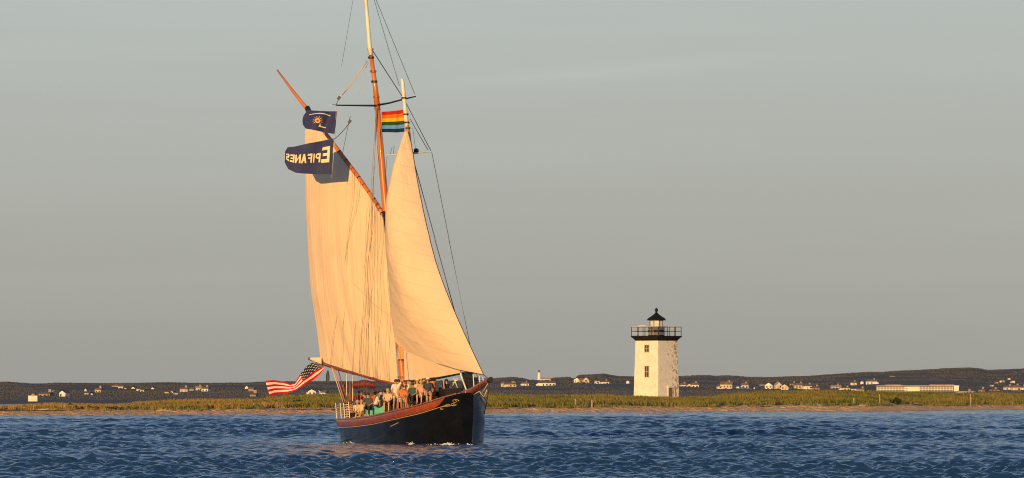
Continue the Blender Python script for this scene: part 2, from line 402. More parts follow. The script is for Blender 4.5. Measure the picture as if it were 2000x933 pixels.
# ------------------------------------------------------------------ far hills
HL = [
 (86, 771, 10, 6, 'low brown house just right of the small white hut', 2, 0), (97, 772, 13, 8, 'shingled house among bushes left of the thin pole on the far left shore', 5, 0),
 (105, 766, 8, 5, 'tiny pale roof above the shingled house on the far left shore', 6, 0),
 (128, 773, 13, 14, 'tall cream house with stepped roof, brightest on the far left hillside', 1, 1), (168, 763, 4, 7, 'narrow cream house above a row of cottages on the left hillside', 1, 1),
 (174, 769, 8, 4, 'low white cottage below the narrow cream house', 1, 0), (183, 770, 4, 6, 'tiny upright cottage right of the low white cottage', 0, 1),
 (195, 765, 12, 9, 'boxy cream house with pale porch on the left hillside', 0, 0), (220, 756, 5, 5, 'tiny cream house high on the left hillside beside a long pair of roofs', 1, 1),
 (228, 757, 9, 8, 'left half of the pair of joined cream houses near the left ridge', 0, 0), (238, 758, 9, 6, 'right half of the pair of joined cream houses near the left ridge', 7, 0),
 (247, 760, 5, 5, 'tiny white house right of the joined pair near the left ridge', 1, 1), (263, 760, 7, 7, 'round looking bright white house on the left hillside', 1, 1),
 (272, 762, 8, 6, 'cream house with dark roof in the hillside cluster left of centre', 4, 0), (281, 764, 8, 6, 'low cream house at right end of that hillside cluster', 0, 0),
 (301, 760, 6, 6, 'lone white cottage with a small annexe on the left hillside', 1, 1), (328, 767, 8, 5, 'lone orange lit low cottage on dark slope', 0, 0),
 (338, 766, 7, 5, 'white cottage, upper of the three below the dark slope', 1, 0), (344, 769, 6, 4, 'white cottage, lower of the three below the dark slope', 1, 0),
 (361, 764, 15, 9, 'cream house with tall left chimney, left end of the terrace of houses', 0, 0), (376, 762, 10, 7, 'dim shingled house second from left in the terrace of houses', 5, 0),
 (389, 761, 12, 8, 'cream house with striped porch in the terrace of houses', 6, 0), (403, 763, 13, 9, 'cream house with long white base, right end of the terrace of houses', 1, 0),
 (482, 759, 6, 8, 'narrow cream house left of the striped flag', 1, 1), (492, 763, 10, 9, 'shingled house half hidden left of the striped flag', 5, 0), (497, 773, 12, 7, 'low shingled house at the hill foot left of the striped flag', 5, 0),
 (613, 769, 16, 12, 'white gabled house below the boom end, right of the flag tip', 1, 1), (626, 768, 8, 10, 'narrow white house between the gabled house and the green one', 1, 1), (635, 771, 9, 10, 'pale green house below the boom end', 1, 0),
 (984, 753, 10, 7, 'small orange roofed cottage just right of the bowsprit', 6, 0), (996, 754, 22, 8, 'long low orange lit house right of the bowsprit', 0, 0), (1003, 748, 8, 6, 'pale brown house behind the long low house', 8, 1),
 (1025, 752, 14, 7, 'white house with small dormers between long house and distant white tower', 1, 0),
 (1067, 752, 34, 9, 'wide cream hotel with two storeys of pale terraces below the distant tower', 1, 0), (1066, 743, 20, 7, 'peaked cream house on the rise right of the distant tower', 6, 0),
 (1127, 745, 12, 9, 'white house with steep gable left of the cream pair on the wooded bluff', 1, 1), (1136, 745, 9, 8, 'shingled house in the middle of the bluff top group', 5, 0), (1144, 745, 10, 10, 'round topped cream house on right of the bluff top group', 0, 1),
 (1166, 747, 9, 6, 'white house, left of the pair below the highest wooded bluff', 1, 0), (1181, 749, 15, 7, 'white house with many gables, right of the pair below the bluff', 4, 0), (1211, 745, 4, 3, 'tiny cream cottage left of the lighthouse', 1, 0),
 (1227, 747, 6, 6, 'white cottage just left of the lighthouse wall', 1, 1),
 (1334, 756, 12, 9, 'white house touching the right side of the lighthouse in view', 1, 0), (1345, 756, 10, 9, 'cream house next right of the white one by the lighthouse', 0, 1), (1356, 756, 14, 10, 'cream house with two terraces, third right of the lighthouse', 1, 0),
 (1405, 757, 9, 6, 'small white house left of the big cream block', 1, 0), (1419, 757, 24, 13, 'big cream block with pale front and brown upper floor', 0, 0), (1440, 756, 5, 4, 'tiny cottage between the big cream block and the boat shaped house', 1, 0),
 (1454, 757, 13, 10, 'cream house with raised right gable', 1, 0), (1468, 757, 9, 3, 'low white shed right of the raised gable house', 1, 0),
 (1488, 753, 9, 5, 'white cottage left of the large white triangular gable', 1, 0), (1502, 757, 15, 12, 'large white triangular gable facing the sea', 1, 1), (1519, 757, 12, 13, 'tall brown and white house right of the white triangular gable', 6, 1), (1533, 759, 14, 11, 'cream house with steep left roof beside the tall brown house', 0, 1),
 (1548, 752, 12, 6, 'small dim house above the long row on the right', 5, 0), (1560, 757, 18, 10, 'left house of the long busy row on the right', 0, 0), (1577, 758, 17, 9, 'middle house of the long busy row on the right', 4, 0), (1592, 760, 13, 7, 'right house of the long busy row on the right', 5, 0),
 (1632, 758, 18, 7, 'brown roofed house at left of the low white row', 6, 0), (1650, 760, 20, 5, 'low white shed in the middle of the low white row', 1, 0), (1668, 761, 10, 4, 'little white shed in the low white row', 1, 0), (1681, 763, 14, 6, 'cream shed at right end of the low white row', 0, 0),
 (1666, 750, 11, 6, 'white house with spread roof above the low white row', 1, 0), (1683, 748, 6, 6, 'white cottage left of the terrace above the long motel', 1, 1), (1702, 749, 22, 9, 'wide house with bright base above the left end of the long motel', 4, 0), (1742, 735, 9, 3, 'low pale house high on the bare hill', 0, 0),
 (1885, 765, 34, 3, 'long low white shed right of the long motel', 1, 0), (1916, 764, 12, 6, 'small shingled house right of the long low shed', 5, 0),
 (1936, 753, 5, 4, 'lowest cottage of the arc climbing the right hill', 0, 1), (1945, 748, 5, 4, 'second cottage up the arc on the right hill', 0, 1), (1956, 745, 8, 5, 'middle cottage of the arc on the right hill', 1, 0), (1970, 741, 6, 5, 'topmost cottage of the arc on the right hill', 1, 1), (1977, 746, 6, 5, 'cottage at right end of the arc on the right hill', 1, 1),
 (1940, 762, 16, 4, 'low shingled row at the foot of the arc of cottages', 5, 0), (1968, 760, 16, 8, 'bright cream house left of the picture edge', 1, 0), (1983, 761, 16, 10, 'cream house with uneven roof second from the right picture edge', 0, 0), (1996, 760, 14, 7, 'pale house cut by the right picture edge', 1, 0),
]
RIDGE = [(-4000, 745), (0, 743), (15, 742.3), (60, 746), (90, 746), (110, 744.5), (150, 745), (200, 745.5), (260, 745), (300, 744.2), (330, 743.6), (380, 745), (480, 744.5), (500, 743), (540, 742), (660, 741.5), (700, 742), (930, 740),
         (960, 736.7), (975, 735), (990, 733.8), (1005, 733), (1015, 735), (1025, 736.2), (1035, 739), (1050, 738), (1062, 737.5), (1070, 736), (1085, 734.5), (1100, 733.6), (1112, 733), (1118, 736), (1125, 733.5), (1132, 729), (1150, 728.5), (1165, 727.5), (1180, 726.5), (1195, 729.5), (1210, 731.6), (1235, 732), (1290, 732), (1326, 731.8), (1345, 730.5), (1370, 729.6), (1388, 729.8), (1395, 731), (1415, 730), (1440, 731), (1460, 733), (1500, 733.5), (1520, 733), (1545, 732), (1580, 731.2), (1600, 729.5), (1650, 726), (1700, 723), (1720, 723.6), (1750, 721.2), (1780, 720), (1830, 717.6), (1840, 716.3), (1880, 715.2), (1895, 714.8), (1910, 716), (1920, 717.6), (1928, 719.6), (1950, 718.8), (1980, 717.6), (2000, 716.6), (2300, 718), (5500, 735)]
D0, D1 = 2300.0, 5000.0
def hill_z(px, D):
    zr = CAMZ + (HZ - interp(px, RIDGE)) / F * D1 - 1.2
    if D < 1000: return lerp(-.8, .5, (D - 880) / 120)
    if D < D0: return .5
    if D <= D1:
        t = (D - D0) / (D1 - D0); return .5 + (zr - .5) * t ** 1.15
    return lerp(zr, -3, (D - D1) / 1200)
def hills():
    pxs = np.concatenate([[-4000, -2000, -1000, -500], np.arange(-160, 2164, 4.0), [2500, 3000, 4000, 5500]])
    Ds = np.concatenate([[880, 940, 1000, 1300, 1700, 2300], np.linspace(2400, 5000, 40), [5300, 6200]])
    V = np.array([[((px - 1000) / F * D, D, hill_z(px, D)) for D in Ds] for px in pxs])
    bump = sm_noise(V[..., 0] / 6, V[..., 1] / 9, 5) * .9
    ok = (V[..., 1] > 2400) & (V[..., 1] < 4800)
    V[..., 2] += bump * ok
    m = mat('hill_ground', (.15, .125, .105), .95, (.12, .105, .09), scale=.02, spec=.05, detail=8)
    o = np_mesh('hills', V.reshape(-1, 3), grid_faces(len(pxs), len(Ds))[:, ::-1], m, smooth=True); tag(o, kind='structure')
    # woods on them
    N = 42000
    px = RS.uniform(-150, 2150, N)
    t = RS.rand(N); D = np.where(RS.rand(N) < .34, 1000 + 1300 * t, 2300 + 2650 * t ** .8)
    ridge = RS.rand(N) < .16; D = np.where(ridge, D1 - 60 * RS.rand(N), D)
    z = np.array([hill_z(p, d) for p, d in zip(px, D)])
    x = (px - 1000) / F * D
    rad = D / F * RS.uniform(.9, 2.0, N) * np.where(ridge, .8, 1)
    keep = np.ones(N, bool)
    by = HZ - (z + rad * .9 - CAMZ) / D * F
    for h in HL + [(1793, 766, 160, 14, '', 0, 0), (1068, 752, 46, 12, '', 0, 0)]:
        keep &= ~((np.abs(px - h[0]) < h[2] / 2 + 2.5) & (by < h[1] - .9) & (by > h[1] - h[3] - 1) & (D < 4900))
        keep &= ~((np.abs(px - h[0]) < h[2] / 2 + 2.5) & (by < h[1] - .5) & (by > h[1] - h[3] - 1))
    px, D, z, x, rad = px[keep], D[keep], z[keep], x[keep], rad[keep]
    m = veg_mat('far_woodland', [(.42, (.070, .072, .080)), (.65, (.082, .082, .086)), (.92, (.095, .092, .092))], .02)  # blue-grey tone puts the distance haze into the foliage colour
    o = clumps('woodland', x, D, z + rad * .25, rad, m, sq=.7, jit=.25); tag(o, kind='stuff')
hills()
def hill_hit(px, py):
    """distance at which the sight line through this row meets the hillside"""
    for D in np.arange(1000, 4990, 8.0):
        if hill_z(px, D) >= zrow(py, D): return D
    return 4900.0

# bare sandy slope on the far right hill
def sand_patch():
    b = MB(); cx = [(1776, 744), (1790, 741), (1806, 739), (1818, 738), (1832, 740), (1842, 744), (1836, 747), (1815, 748), (1792, 747.5)]
    pts = []
    for px, py in cx:
        D = hill_hit(px, py); pts.append(P(px, py, D) + Vector((0, -25, .35)))
    c = sum(pts, Vector()) / len(pts); b.off = c
    for k in range(len(pts)): b.face(c, pts[k], pts[(k + 1) % len(pts)])
    o = b.build('bare_slope', mat('bare_slope', (.26, .22, .19), .95, (.12, .105, .095), scale=.09, spec=.05)); tag(o, kind='structure')
sand_patch()

# ------------------------------------------------------------------ far houses
M_HW = [mat('house_wall_cream', (.60, .52, .42), .8, (.48, .40, .32), scale=.3), mat('house_wall_white', (.74, .72, .68), .75, (.62, .58, .54), scale=.3),
        mat('house_wall_shingle', (.34, .25, .18), .85, (.24, .18, .14), scale=.4)]
M_HR = [mat('house_roof_brown', (.20, .13, .09), .85, (.12, .08, .06), scale=.5), mat('house_roof_grey', (.13, .12, .12), .85, (.08, .08, .08), scale=.5),
        mat('house_roof_pale', (.42, .31, .23), .85, (.3, .22, .17), scale=.5)]
M_GL = mat('house_window', (.02, .022, .028), .15)
GRP = 'houses on the far shore'
def house(px, py, wpx, hpx, label, style=0, name='house', cat='house', gable=False, wins=None, D=None, wing=0):
    D = D or hill_hit(px, py)
    s = D / F; W = wpx * s; H = hpx * s; dep = min(max(W * .6, 3), 12)
    base = P(px, py, D); base.z -= .3; base.y -= 3
    t = empty(name, base, label, cat, GRP)
    wall = MB(); zh = H * (.55 if not gable else .5) + .3
    rz = R(random.choice([-14, -6, 5, 12])); M = Matrix.Rotation(rz, 3, 'Z')
    wall.box(M @ Vector((0, 0, zh / 2)), (W, dep, zh), rz)
    if wing:
        wall.box(M @ Vector((wing * W * .42, -dep * .35, zh * .36)), (W * .38, dep * .8, zh * .72), rz)
    mw = M_HW[style % 3]; mr_ = M_HR[(style // 3) % 3]
    roof = MB()
    e = .25
    if gable:                       # gable end towards the sea
        hw, hd, top = W / 2 + e, dep / 2 + e, H + .3
        A = [Vector((-hw, -hd, zh)), Vector((hw, -hd, zh)), Vector((0, -hd, top)), Vector((-hw, hd, zh)), Vector((hw, hd, zh)), Vector((0, hd, top))]
        A = [M @ a for a in A]
        roof.face(A[0], A[2], A[5], A[3]); roof.face(A[1], A[4], A[5], A[2]); roof.face(A[3], A[5], A[4]); roof.face(A[0], A[3], A[4], A[1])
        g = [M @ Vector((-W / 2 + .05, -dep / 2 - .02, zh)), M @ Vector((W / 2 - .05, -dep / 2 - .02, zh)), M @ Vector((0, -dep / 2 - .02, top - .35))]
        g2 = [M @ Vector((-W / 2 + .05, -dep / 2 - .27, zh)), M @ Vector((W / 2 - .05, -dep / 2 - .27, zh)), M @ Vector((0, -dep / 2 - .27, top - .3))]
        wall.face(*g2)
    else:
        hw, hd, top = W / 2 + e, dep / 2 + e, H + .3
        A = [Vector((-hw, -hd, zh)), Vector((hw, -hd, zh)), Vector((hw * .93, 0, top)), Vector((-hw * .93, 0, top)), Vector((-hw, hd, zh)), Vector((hw, hd, zh))]
        A = [M @ a for a in A]
        roof.face(A[0], A[1], A[2], A[3]); roof.face(A[5], A[4], A[3], A[2]); roof.face(A[0], A[3], A[4]); roof.face(A[1], A[5], A[2]); roof.face(A[0], A[4], A[5], A[1])
    wall.build('wall', mw, t); ro = roof.build('roof', mr_, t)
    if wpx >= 11 and not gable:
        ch = MB(); ch.box(M @ Vector((W * .22, .2, top + .1)), (.7, .7, 1.1), rz); ch.build('chimney', M_HW[2], ro)
    nw = wins if wins is not None else (0 if wpx < 7 else max(1, int(wpx / 6)))
    for k in range(nw):
        wn = MB(); cx = (k + .5) / nw * W - W / 2; ww = min(W / nw * .45, 1.5)
        wn.box(M @ Vector((cx, -dep / 2 - .06, zh * .55)), (ww, .1, zh * .42), rz); wn.build('window', M_GL, t)
    return t
for i, (px, py, wp, hp, lab, st, gb) in enumerate(HL):
    house(px, py, wp, hp, lab, st, gable=bool(gb), wing=random.choice([0, -1, 1]) if wp > 9 else 0)

def motel():
    px0, px1 = 1714, 1872; D = 2150.0; base = P((px0 + px1) / 2, 766, D); base.z = .2; s = D / F
    t = empty('long_motel', base, 'very long white motel with three storeys of balconies on the right far shore', 'motel', GRP)
    W = (px1 - px0) * s; H = 12.5 * s
    b = MB(); b.box((0, 4, H * .45), (W, 8, H * .9)); b.box((-W * .06, 1.6, H * .5), (W * .14, 4, H)); b.box((W * .47, 1, H * .5), (W * .06, 5, H * 1.02)); b.build('wall', M_HW[1], t)
    r = MB(); r.box((0, 3.4, H * .9 + .15), (W + .6, 9.6, .4)); r.box((W * .3, 4, H * .9 + .45), (W * .3, 4, .4)); r.box((-W * .3, 4, H * .9 + .45), (W * .2, 4, .35)); r.build('roof', M_HR[2], t)
    for z in (.08, .36, .64):
        k = MB(); k.box((-W * .32, -.7, H * z), (W * .35, 1.4, .35)); k.box((W * .22, -.7, H * z), (W * .42, 1.4, .35)); k.build('balcony', M_HW[1], t)
    for z in (.12, .40, .66):
        for q in range(26):
            x = -W * .48 + q * W * .037
            if -W * .15 < x < W * .02: continue
            wn = MB(); wn.box((x, -.05, H * z + .2), (W * .030, .1, H * .13)); wn.build('window', M_GL, t)  # panes widened into a dark band standing in for balcony shade
motel()
def far_tower():
    D = 4950.0; s = D / F; b0 = P(1052.5, 741, D); b0.y -= 40; t = empty('distant_lighthouse', b0, 'slim white lighthouse tower with dark lantern on the far ridge', 'lighthouse')
    b = MB(); b.lathe((0, 0, 0), [(1.6, -1), (1.5, 0), (1.15, 15 * s)], 10); b.build('tower', M_HW[1], t, True)
    g = MB(); g.lathe((0, 0, 15 * s), [(1.35, 0), (1.35, .35)], 10); g.build('gallery', M_HR[1], t)
    l = MB(); l.lathe((0, 0, 15 * s + .35), [(.8, 0), (.8, .9)], 8); l.build('lantern', M_HR[1], t)
    r = MB(); r.lathe((0, 0, 15 * s + 1.25), [(1.05, 0), (.5, .45), (.05, .8)], 10); r.build('roof', M_HR[1], t)
far_tower()
def hut():
    D = 985.0; b0 = P(64, 790, D); b0.z = .3; s = D / F
    t = empty('white_hut', b0, 'small square white hut with orange cap behind the dune at the far left', 'hut')
    zt = P(64, 772, D).z - b0.z
    b = MB(); b.box((0, 0, zt / 2), (18 * s, 1.6, zt), R(4)); b.build('wall', M_HW[1], t)
    r = MB(); r.box((0, 0, zt + .05), (18.6 * s, 1.7, .1), R(4)); r.build('roof', M_HR[2], t)
    c = MB(); c.lathe((.05, 0, zt + .1), [(.34, 0), (.3, .16), (.1, .3)], 8); c.build('cap', mat('hut_cap', (.45, .22, .12), .8), t)
hut()

# ------------------------------------------------------------------ lighthouse on the spit
def lighthouse():
    D = 740.0; s = D / F; px = 1282.0
    gz = spit_z(px, D)
    b0 = P(px, 773, D); zoff = b0.z; b0.z = gz - .3; t = empty('lighthouse', b0, 'square whitewashed brick lighthouse with black gallery and lantern on the grassy spit', 'lighthouse')
    z0 = zoff - b0.z                                        # visible foot height above root
    zz = lambda py: P(px, py, D).z - b0.z
    A = R(48.2); M = Matrix.Rotation(A, 3, 'Z')            # near corner towards the camera
    # white wall with flaking paint over brick on the weather face
    m = bpy.data.materials.new('whitewashed_brick'); m.use_nodes = True; n = m.node_tree; b = n.nodes['Principled BSDF']; b.inputs['Roughness'].default_value = .85
    b.inputs['Specular IOR Level'].default_value = .2
    tcn = n.nodes.new('ShaderNodeTexCoord')
    n1 = n.nodes.new('ShaderNodeTexNoise'); n1.inputs['Scale'].default_value = 2.6; n1.inputs['Detail'].default_value = 9; n1.inputs['Roughness'].default_value = .72
    n.links.new(tcn.outputs['Object'], n1.inputs[0])
    sp_ = n.nodes.new('ShaderNodeSeparateXYZ'); n.links.new(tcn.outputs['Object'], sp_.inputs[0])
    mrn = n.nodes.new('ShaderNodeMapRange'); mrn.inputs['From Min'].default_value = .3; mrn.inputs['From Max'].default_value = 2.9; mrn.inputs['To Min'].default_value = -.02; mrn.inputs['To Max'].default_value = .14
    n.links.new(sp_.outputs['X'], mrn.inputs['Value'])
    ad = n.nodes.new('ShaderNodeMath'); ad.operation = 'ADD'; n.links.new(n1.outputs[0], ad.inputs[0]); n.links.new(mrn.outputs[0], ad.inputs[1])
    m2 = n.nodes.new('ShaderNodeMapRange'); m2.inputs['From Min'].default_value = .63; m2.inputs['From Max'].default_value = .67; n.links.new(ad.outputs[0], m2.inputs['Value'])
    st = n.nodes.new('ShaderNodeTexNoise'); st.inputs['Scale'].default_value = 1.6; st.inputs['Detail'].default_value = 5; n.links.new(tcn.outputs['Object'], st.inputs[0]); st.inputs['Roughness'].default_value = .7
    wc = n.nodes.new('ShaderNodeMix'); wc.data_type = 'RGBA'; wc.inputs['A'].default_value = (.74, .71, .64, 1); wc.inputs['B'].default_value = (.62, .56, .46, 1)
    stm = n.nodes.new('ShaderNodeMapRange'); stm.inputs['From Min'].default_value = .38; stm.inputs['From Max'].default_value = .68; n.links.new(st.outputs[0], stm.inputs['Value'])
    n.links.new(stm.outputs[0], wc.inputs['Factor'])
    br = n.nodes.new('ShaderNodeMix'); br.data_type = 'RGBA'; br.inputs['B'].default_value = (.30, .17, .10, 1)
    n.links.new(m2.outputs[0], br.inputs['Factor']); n.links.new(wc.outputs['Result'], br.inputs['A']); n.links.new(br.outputs['Result'], b.inputs['Base Color'])
    bpn = n.nodes.new('ShaderNodeBump'); bpn.inputs['Distance'].default_value = .04; bpn.inputs['Strength'].default_value = .6
    n.links.new(n1.outputs[0], bpn.inputs['Height']); n.links.new(bpn.outputs[0], b.inputs['Normal'])
    blk = mat('lighthouse_black_iron', (.004, .004, .0045), .6, (.008, .0075, .007), scale=3, spec=.25)
    pale = mat('lighthouse_rail_white', (.7, .72, .72), .6)
    S0 = 4.18 / 2; S1 = S0 * (82 / 89)
    top = zz(664)
    def wall_half(z): return lerp(S0, S1, (z - z0) / (top - z0))
    ax = M @ Vector((-1, 0, 0)); ay = M @ Vector((0, -1, 0))  # face normals: left-facing and right-facing
    def corner(sx, sy, h, z): return ax * (h * sx) + ay * (h * sy) + Vector((0, 0, z))
    wl = MB(); seg = 10
    cs = [(1, -1), (1, 1), (-1, 1), (-1, -1)]
    for k in range(seg):
        za, zb = lerp(0, top, k / seg), lerp(0, top, (k + 1) / seg)
        for j in range(4):
            c, d = cs[j], cs[(j + 1) % 4]
            wl.face(corner(*c, wall_half(za), za), corner(*c, wall_half(zb), zb), corner(*d, wall_half(zb), zb), corner(*d, wall_half(za), za))
    wl.face(*[corner(*c, wall_half(top), top) for c in cs])
    wall = wl.build('wall', m, t)
    # which normal looks left? pick by x
    nl, nr = (ax, ay) if ax.x < ay.x else (ay, ax)
    tl = Vector((-nl.y, nl.x, 0)); tr = Vector((-nr.y, nr.x, 0))
    if tl.x < 0: tl = -tl
    if tr.x < 0: tr = -tr
    dark = mat('lighthouse_window_dark', (.05, .055, .05), .3); sill = mat('lighthouse_trim', (.62, .58, .5), .8)
    def opening(name, nrm, tan, off, za, zb, wd, mt, trim_top=True):
        zc = (za + zb) / 2; h = wall_half(zc); c = nrm * (h + .02) + tan * off
        Mx = Matrix((tan, nrm, Vector((0, 0, 1)))).transposed()
        o = MB(); o.box(c + Vector((0, 0, zc)), (wd, .12, zb - za), M=Mx); ob = o.build(name, mt, t)
        fr = MB()
        for sx in (-1, 1): fr.box(c + nrm * .04 + tan * (sx * (wd / 2 + .04)) + Vector((0, 0, zc)), (.05, .14, zb - za), M=Mx)
        fr.box(c + nrm * .05 + Vector((0, 0, zb + .07)), (wd + .14, .18, .07), M=Mx)
        fr.box(c + nrm * .06 + Vector((0, 0, za - .05)), (wd + .14, .2, .07), M=Mx)
        fr.build('frame', sill, ob)
        mu = MB(); mu.box(c + nrm * .07 + Vector((0, 0, zc)), (.03, .05, zb - za), M=Mx); mu.box(c + nrm * .07 + Vector((0, 0, zc)), (wd, .05, .03), M=Mx)
        if name == 'window': mu.build('glazing_bar', sill, ob)
        return ob
    opening('window', nl, tl, .10, zz(686), zz(673), .72, dark)
    opening('window', nl, tl, .16, zz(735), zz(714), .68, dark)
    dr = opening('door', nr, tr, .30, zz(774), zz(756), .85, mat('lighthouse_door', (.16, .13, .12), .7, (.1, .08, .08), scale=5))
    hn = MB(); hn.box(nr * (S0 + .14) + tr * .55 + Vector((0, 0, zz(765))), (.08, .08, .08)); hn.build('handle', blk, dr)
    hood = MB(); Mx = Matrix((tr, nr, Vector((0, 0, 1)))).transposed()
    hood.box(nr * (wall_half(zz(754)) + .1) + tr * .3 + Vector((0, 0, zz(754))), (1.25, .3, .28), M=Mx); hood.build('hood', sill, t)
    # small bricked patch beside the door, right corner
    pt = MB(); pt.box(nr * (wall_half(zz(765)) + .01) + tr * 1.35 + Vector((0, 0, zz(765))), (.12, .06, 1.0), M=Mx); pt.build('downpipe', mat('rust_pipe', (.28, .14, .08), .8), t)
    # cornice flaring out to the gallery deck
    cn = MB()
    prof = [(S1 + .02, top - .02), (S1 + .10, zz(662)), (S1 + .30, zz(658.5)), (S1 + .42, zz(657)), (S1 + .44, zz(654.8)), (.1, zz(654.8))]
    for (h0, za), (h1, zb) in zip(prof, prof[1:]):
        for j in range(4):
            c, d = cs[j], cs[(j + 1) % 4]
            cn.face(corner(*c, h0, za), corner(*c, h1, zb), corner(*d, h1, zb), corner(*d, h0, za))
    cn.build('gallery_deck', blk, t)
    hg = S1 + .36; zd = zz(654.8); zr = zz(637.5)
    # railing: each side a mesh of its own, white wire panels on iron posts
    for j in range(4):
        c, d = cs[j], cs[(j + 1) % 4]; a_, b_ = corner(*c, hg, 0), corner(*d, hg, 0)
        r1 = MB()
        for k in range(5):
            q = a_.lerp(b_, k / 4) if k < 4 else None
            if q: r1.tube([q + Vector((0, 0, zd)), q + Vector((0, 0, zr + .05))], .045, 6)
        for zc in (zr, lerp(zd, zr, .52)): r1.tube([a_ + Vector((0, 0, zc)), b_ + Vector((0, 0, zc))], .035, 6)
        rr = r1.build('railing', blk, t)
        w1 = MB()
        for zc in (lerp(zd, zr, .12), lerp(zd, zr, .25), lerp(zd, zr, .38), lerp(zd, zr, .66), lerp(zd, zr, .78), lerp(zd, zr, .9)):
            w1.tube([a_ + Vector((0, 0, zc)), b_ + Vector((0, 0, zc))], .013, 4)
        w1.tube([a_ + Vector((0, 0, zr + .07)), b_ + Vector((0, 0, zr + .07))], .025, 5)
        w1.build('wire', pale, rr)
    # watch room and lantern
    wr = MB(); wr.lathe((0, 0, 0), [(1.14, zd), (1.14, zz(638.5)), (1.24, zz(638)), (1.24, zz(636.5)), (.6, zz(636.5))], 8); wr.build('watch_room', blk, t)
    hatch = MB(); hatch.box(Vector((-.55, -1.06, (zd + zz(640)) / 2)), (.75, .08, zz(641) - zd - .1), R(-22)); hatch.build('hatch', mat('lighthouse_hatch', (.07, .035, .018), .6, (.03, .02, .015), scale=6, lo=.4, hi=.5), t)
    gl = MB(); gl.lathe((0, 0, 0), [(.88, zz(636.5)), (.88, zz(624.5))], 8)
    gm = mat('lantern_glass', (.62, .66, .66), .12, (.5, .5, .48), scale=1.5, spec=.8); gl.build('lantern_glass', gm, t)
    for k in range(8):
        a = 2 * PI * k / 8 + PI / 8; p = Vector((.9 * math.cos(a), .9 * math.sin(a), 0))
        u = MB(); u.tube([p + Vector((0, 0, zz(636.5))), p + Vector((0, 0, zz(624.3)))], .04, 5); u.build('mullion', blk, t)
    rf = MB(); rf.lathe((0, 0, 0), [(1.24, zz(624.5)), (1.26, zz(623.2)), (1.08, zz(620)), (.66, zz(616)), (.30, zz(612)), (.14, zz(609)), (.1, zz(606.5))], 16); rfo = rf.build('roof', blk, t)
    vb = MB(); vb.lathe((0, 0, zz(604.2)), [(.04, -.26), (.14, -.22), (.22, -.08), (.22, .08), (.14, .2), (.03, .24)], 12); vb.build('vent_ball', blk, rfo, True)
    lr = MB(); lr.tube([Vector((0, 0, zz(602))), Vector((0, 0, zz(599.5)))], .03, 5); lr.build('lightning_rod', blk, rfo)
    sol = MB(); sol.box(Vector((-1.9, -.1, zr + .2)), (.9, .5, .06), R(20)); sol.build('solar_panel', pale, t)
lighthouse()

# ------------------------------------------------------------------ things on the beach
M_WOOD = mat('weathered_post', (.42, .34, .24), .85, (.26, .2, .15), scale=6); M_DK = mat('dark_iron_post', (.03, .03, .03), .6)
def post(px, ptop, pbot, r, label, m=M_WOOD, off=10):
    D = Dshore(px) + off; gz = spit_z(px, D)
    b0 = Vector(((px - 1000) / F * D, D, min(gz, zrow(pbot, D)) - .1)); b = MB(b0)
    zt = zrow(ptop, D); b.tube([b0, Vector((b0.x, b0.y, zt - .12)), Vector((b0.x + .01, b0.y, zt))], [r, r, r * .6], 7)
    o = b.build('post', m); tag(o, label, 'post', 'posts along the beach')
for px, a, c, r, lab, m_ in [
    (1124, 778, 797, .10, 'pale wooden post standing alone where grass meets sand', M_WOOD), (1150, 779, 796, .07, 'thin grey post beside a thicker pale post', M_DK), (1156, 780, 797, .11, 'thick pale post, right one of the close pair', M_WOOD),
    (1667.5, 776, 793, .09, 'pale post in tall grass left of a green stake', M_WOOD), (1679, 778, 795, .05, 'dark green stake right of a pale post', M_DK), (1718, 768, 793, .06, 'thin dark pole, taller of two below the long motel', M_WOOD), (1721.5, 768, 794, .05, 'dark iron pole touching the thin pole below the long motel', M_DK),
    (1892, 768, 791, .04, 'thin grey pole left of a bright white one', M_DK), (1895.5, 768, 792, .07, 'bright white pole in the grass below the long low shed', M_WOOD),
    (516, 783, 799, .06, 'pale stake below the tip of the striped flag', M_WOOD), (126, 789, 799, .07, 'pale stake in brown grass on the left dune', M_WOOD), (61, 797, 802, .07, 'stubby white stake near the left picture edge', M_WOOD), (66, 787, 795, .05, 'short stake in front of the small white hut', M_WOOD)]:
    post(px, a, c, r, lab, m_, 12)
def far_pole():
    D = 2400.; b0 = P(115.3, 772, D); b0.z = .4; b = MB(b0); b.tube([b0, P(115.3, 763, D)], .22, 6); o = b.build('flagpole', M_WOOD); tag(o, 'bare white flagpole between two houses on the far left shore', 'flagpole')
far_pole()
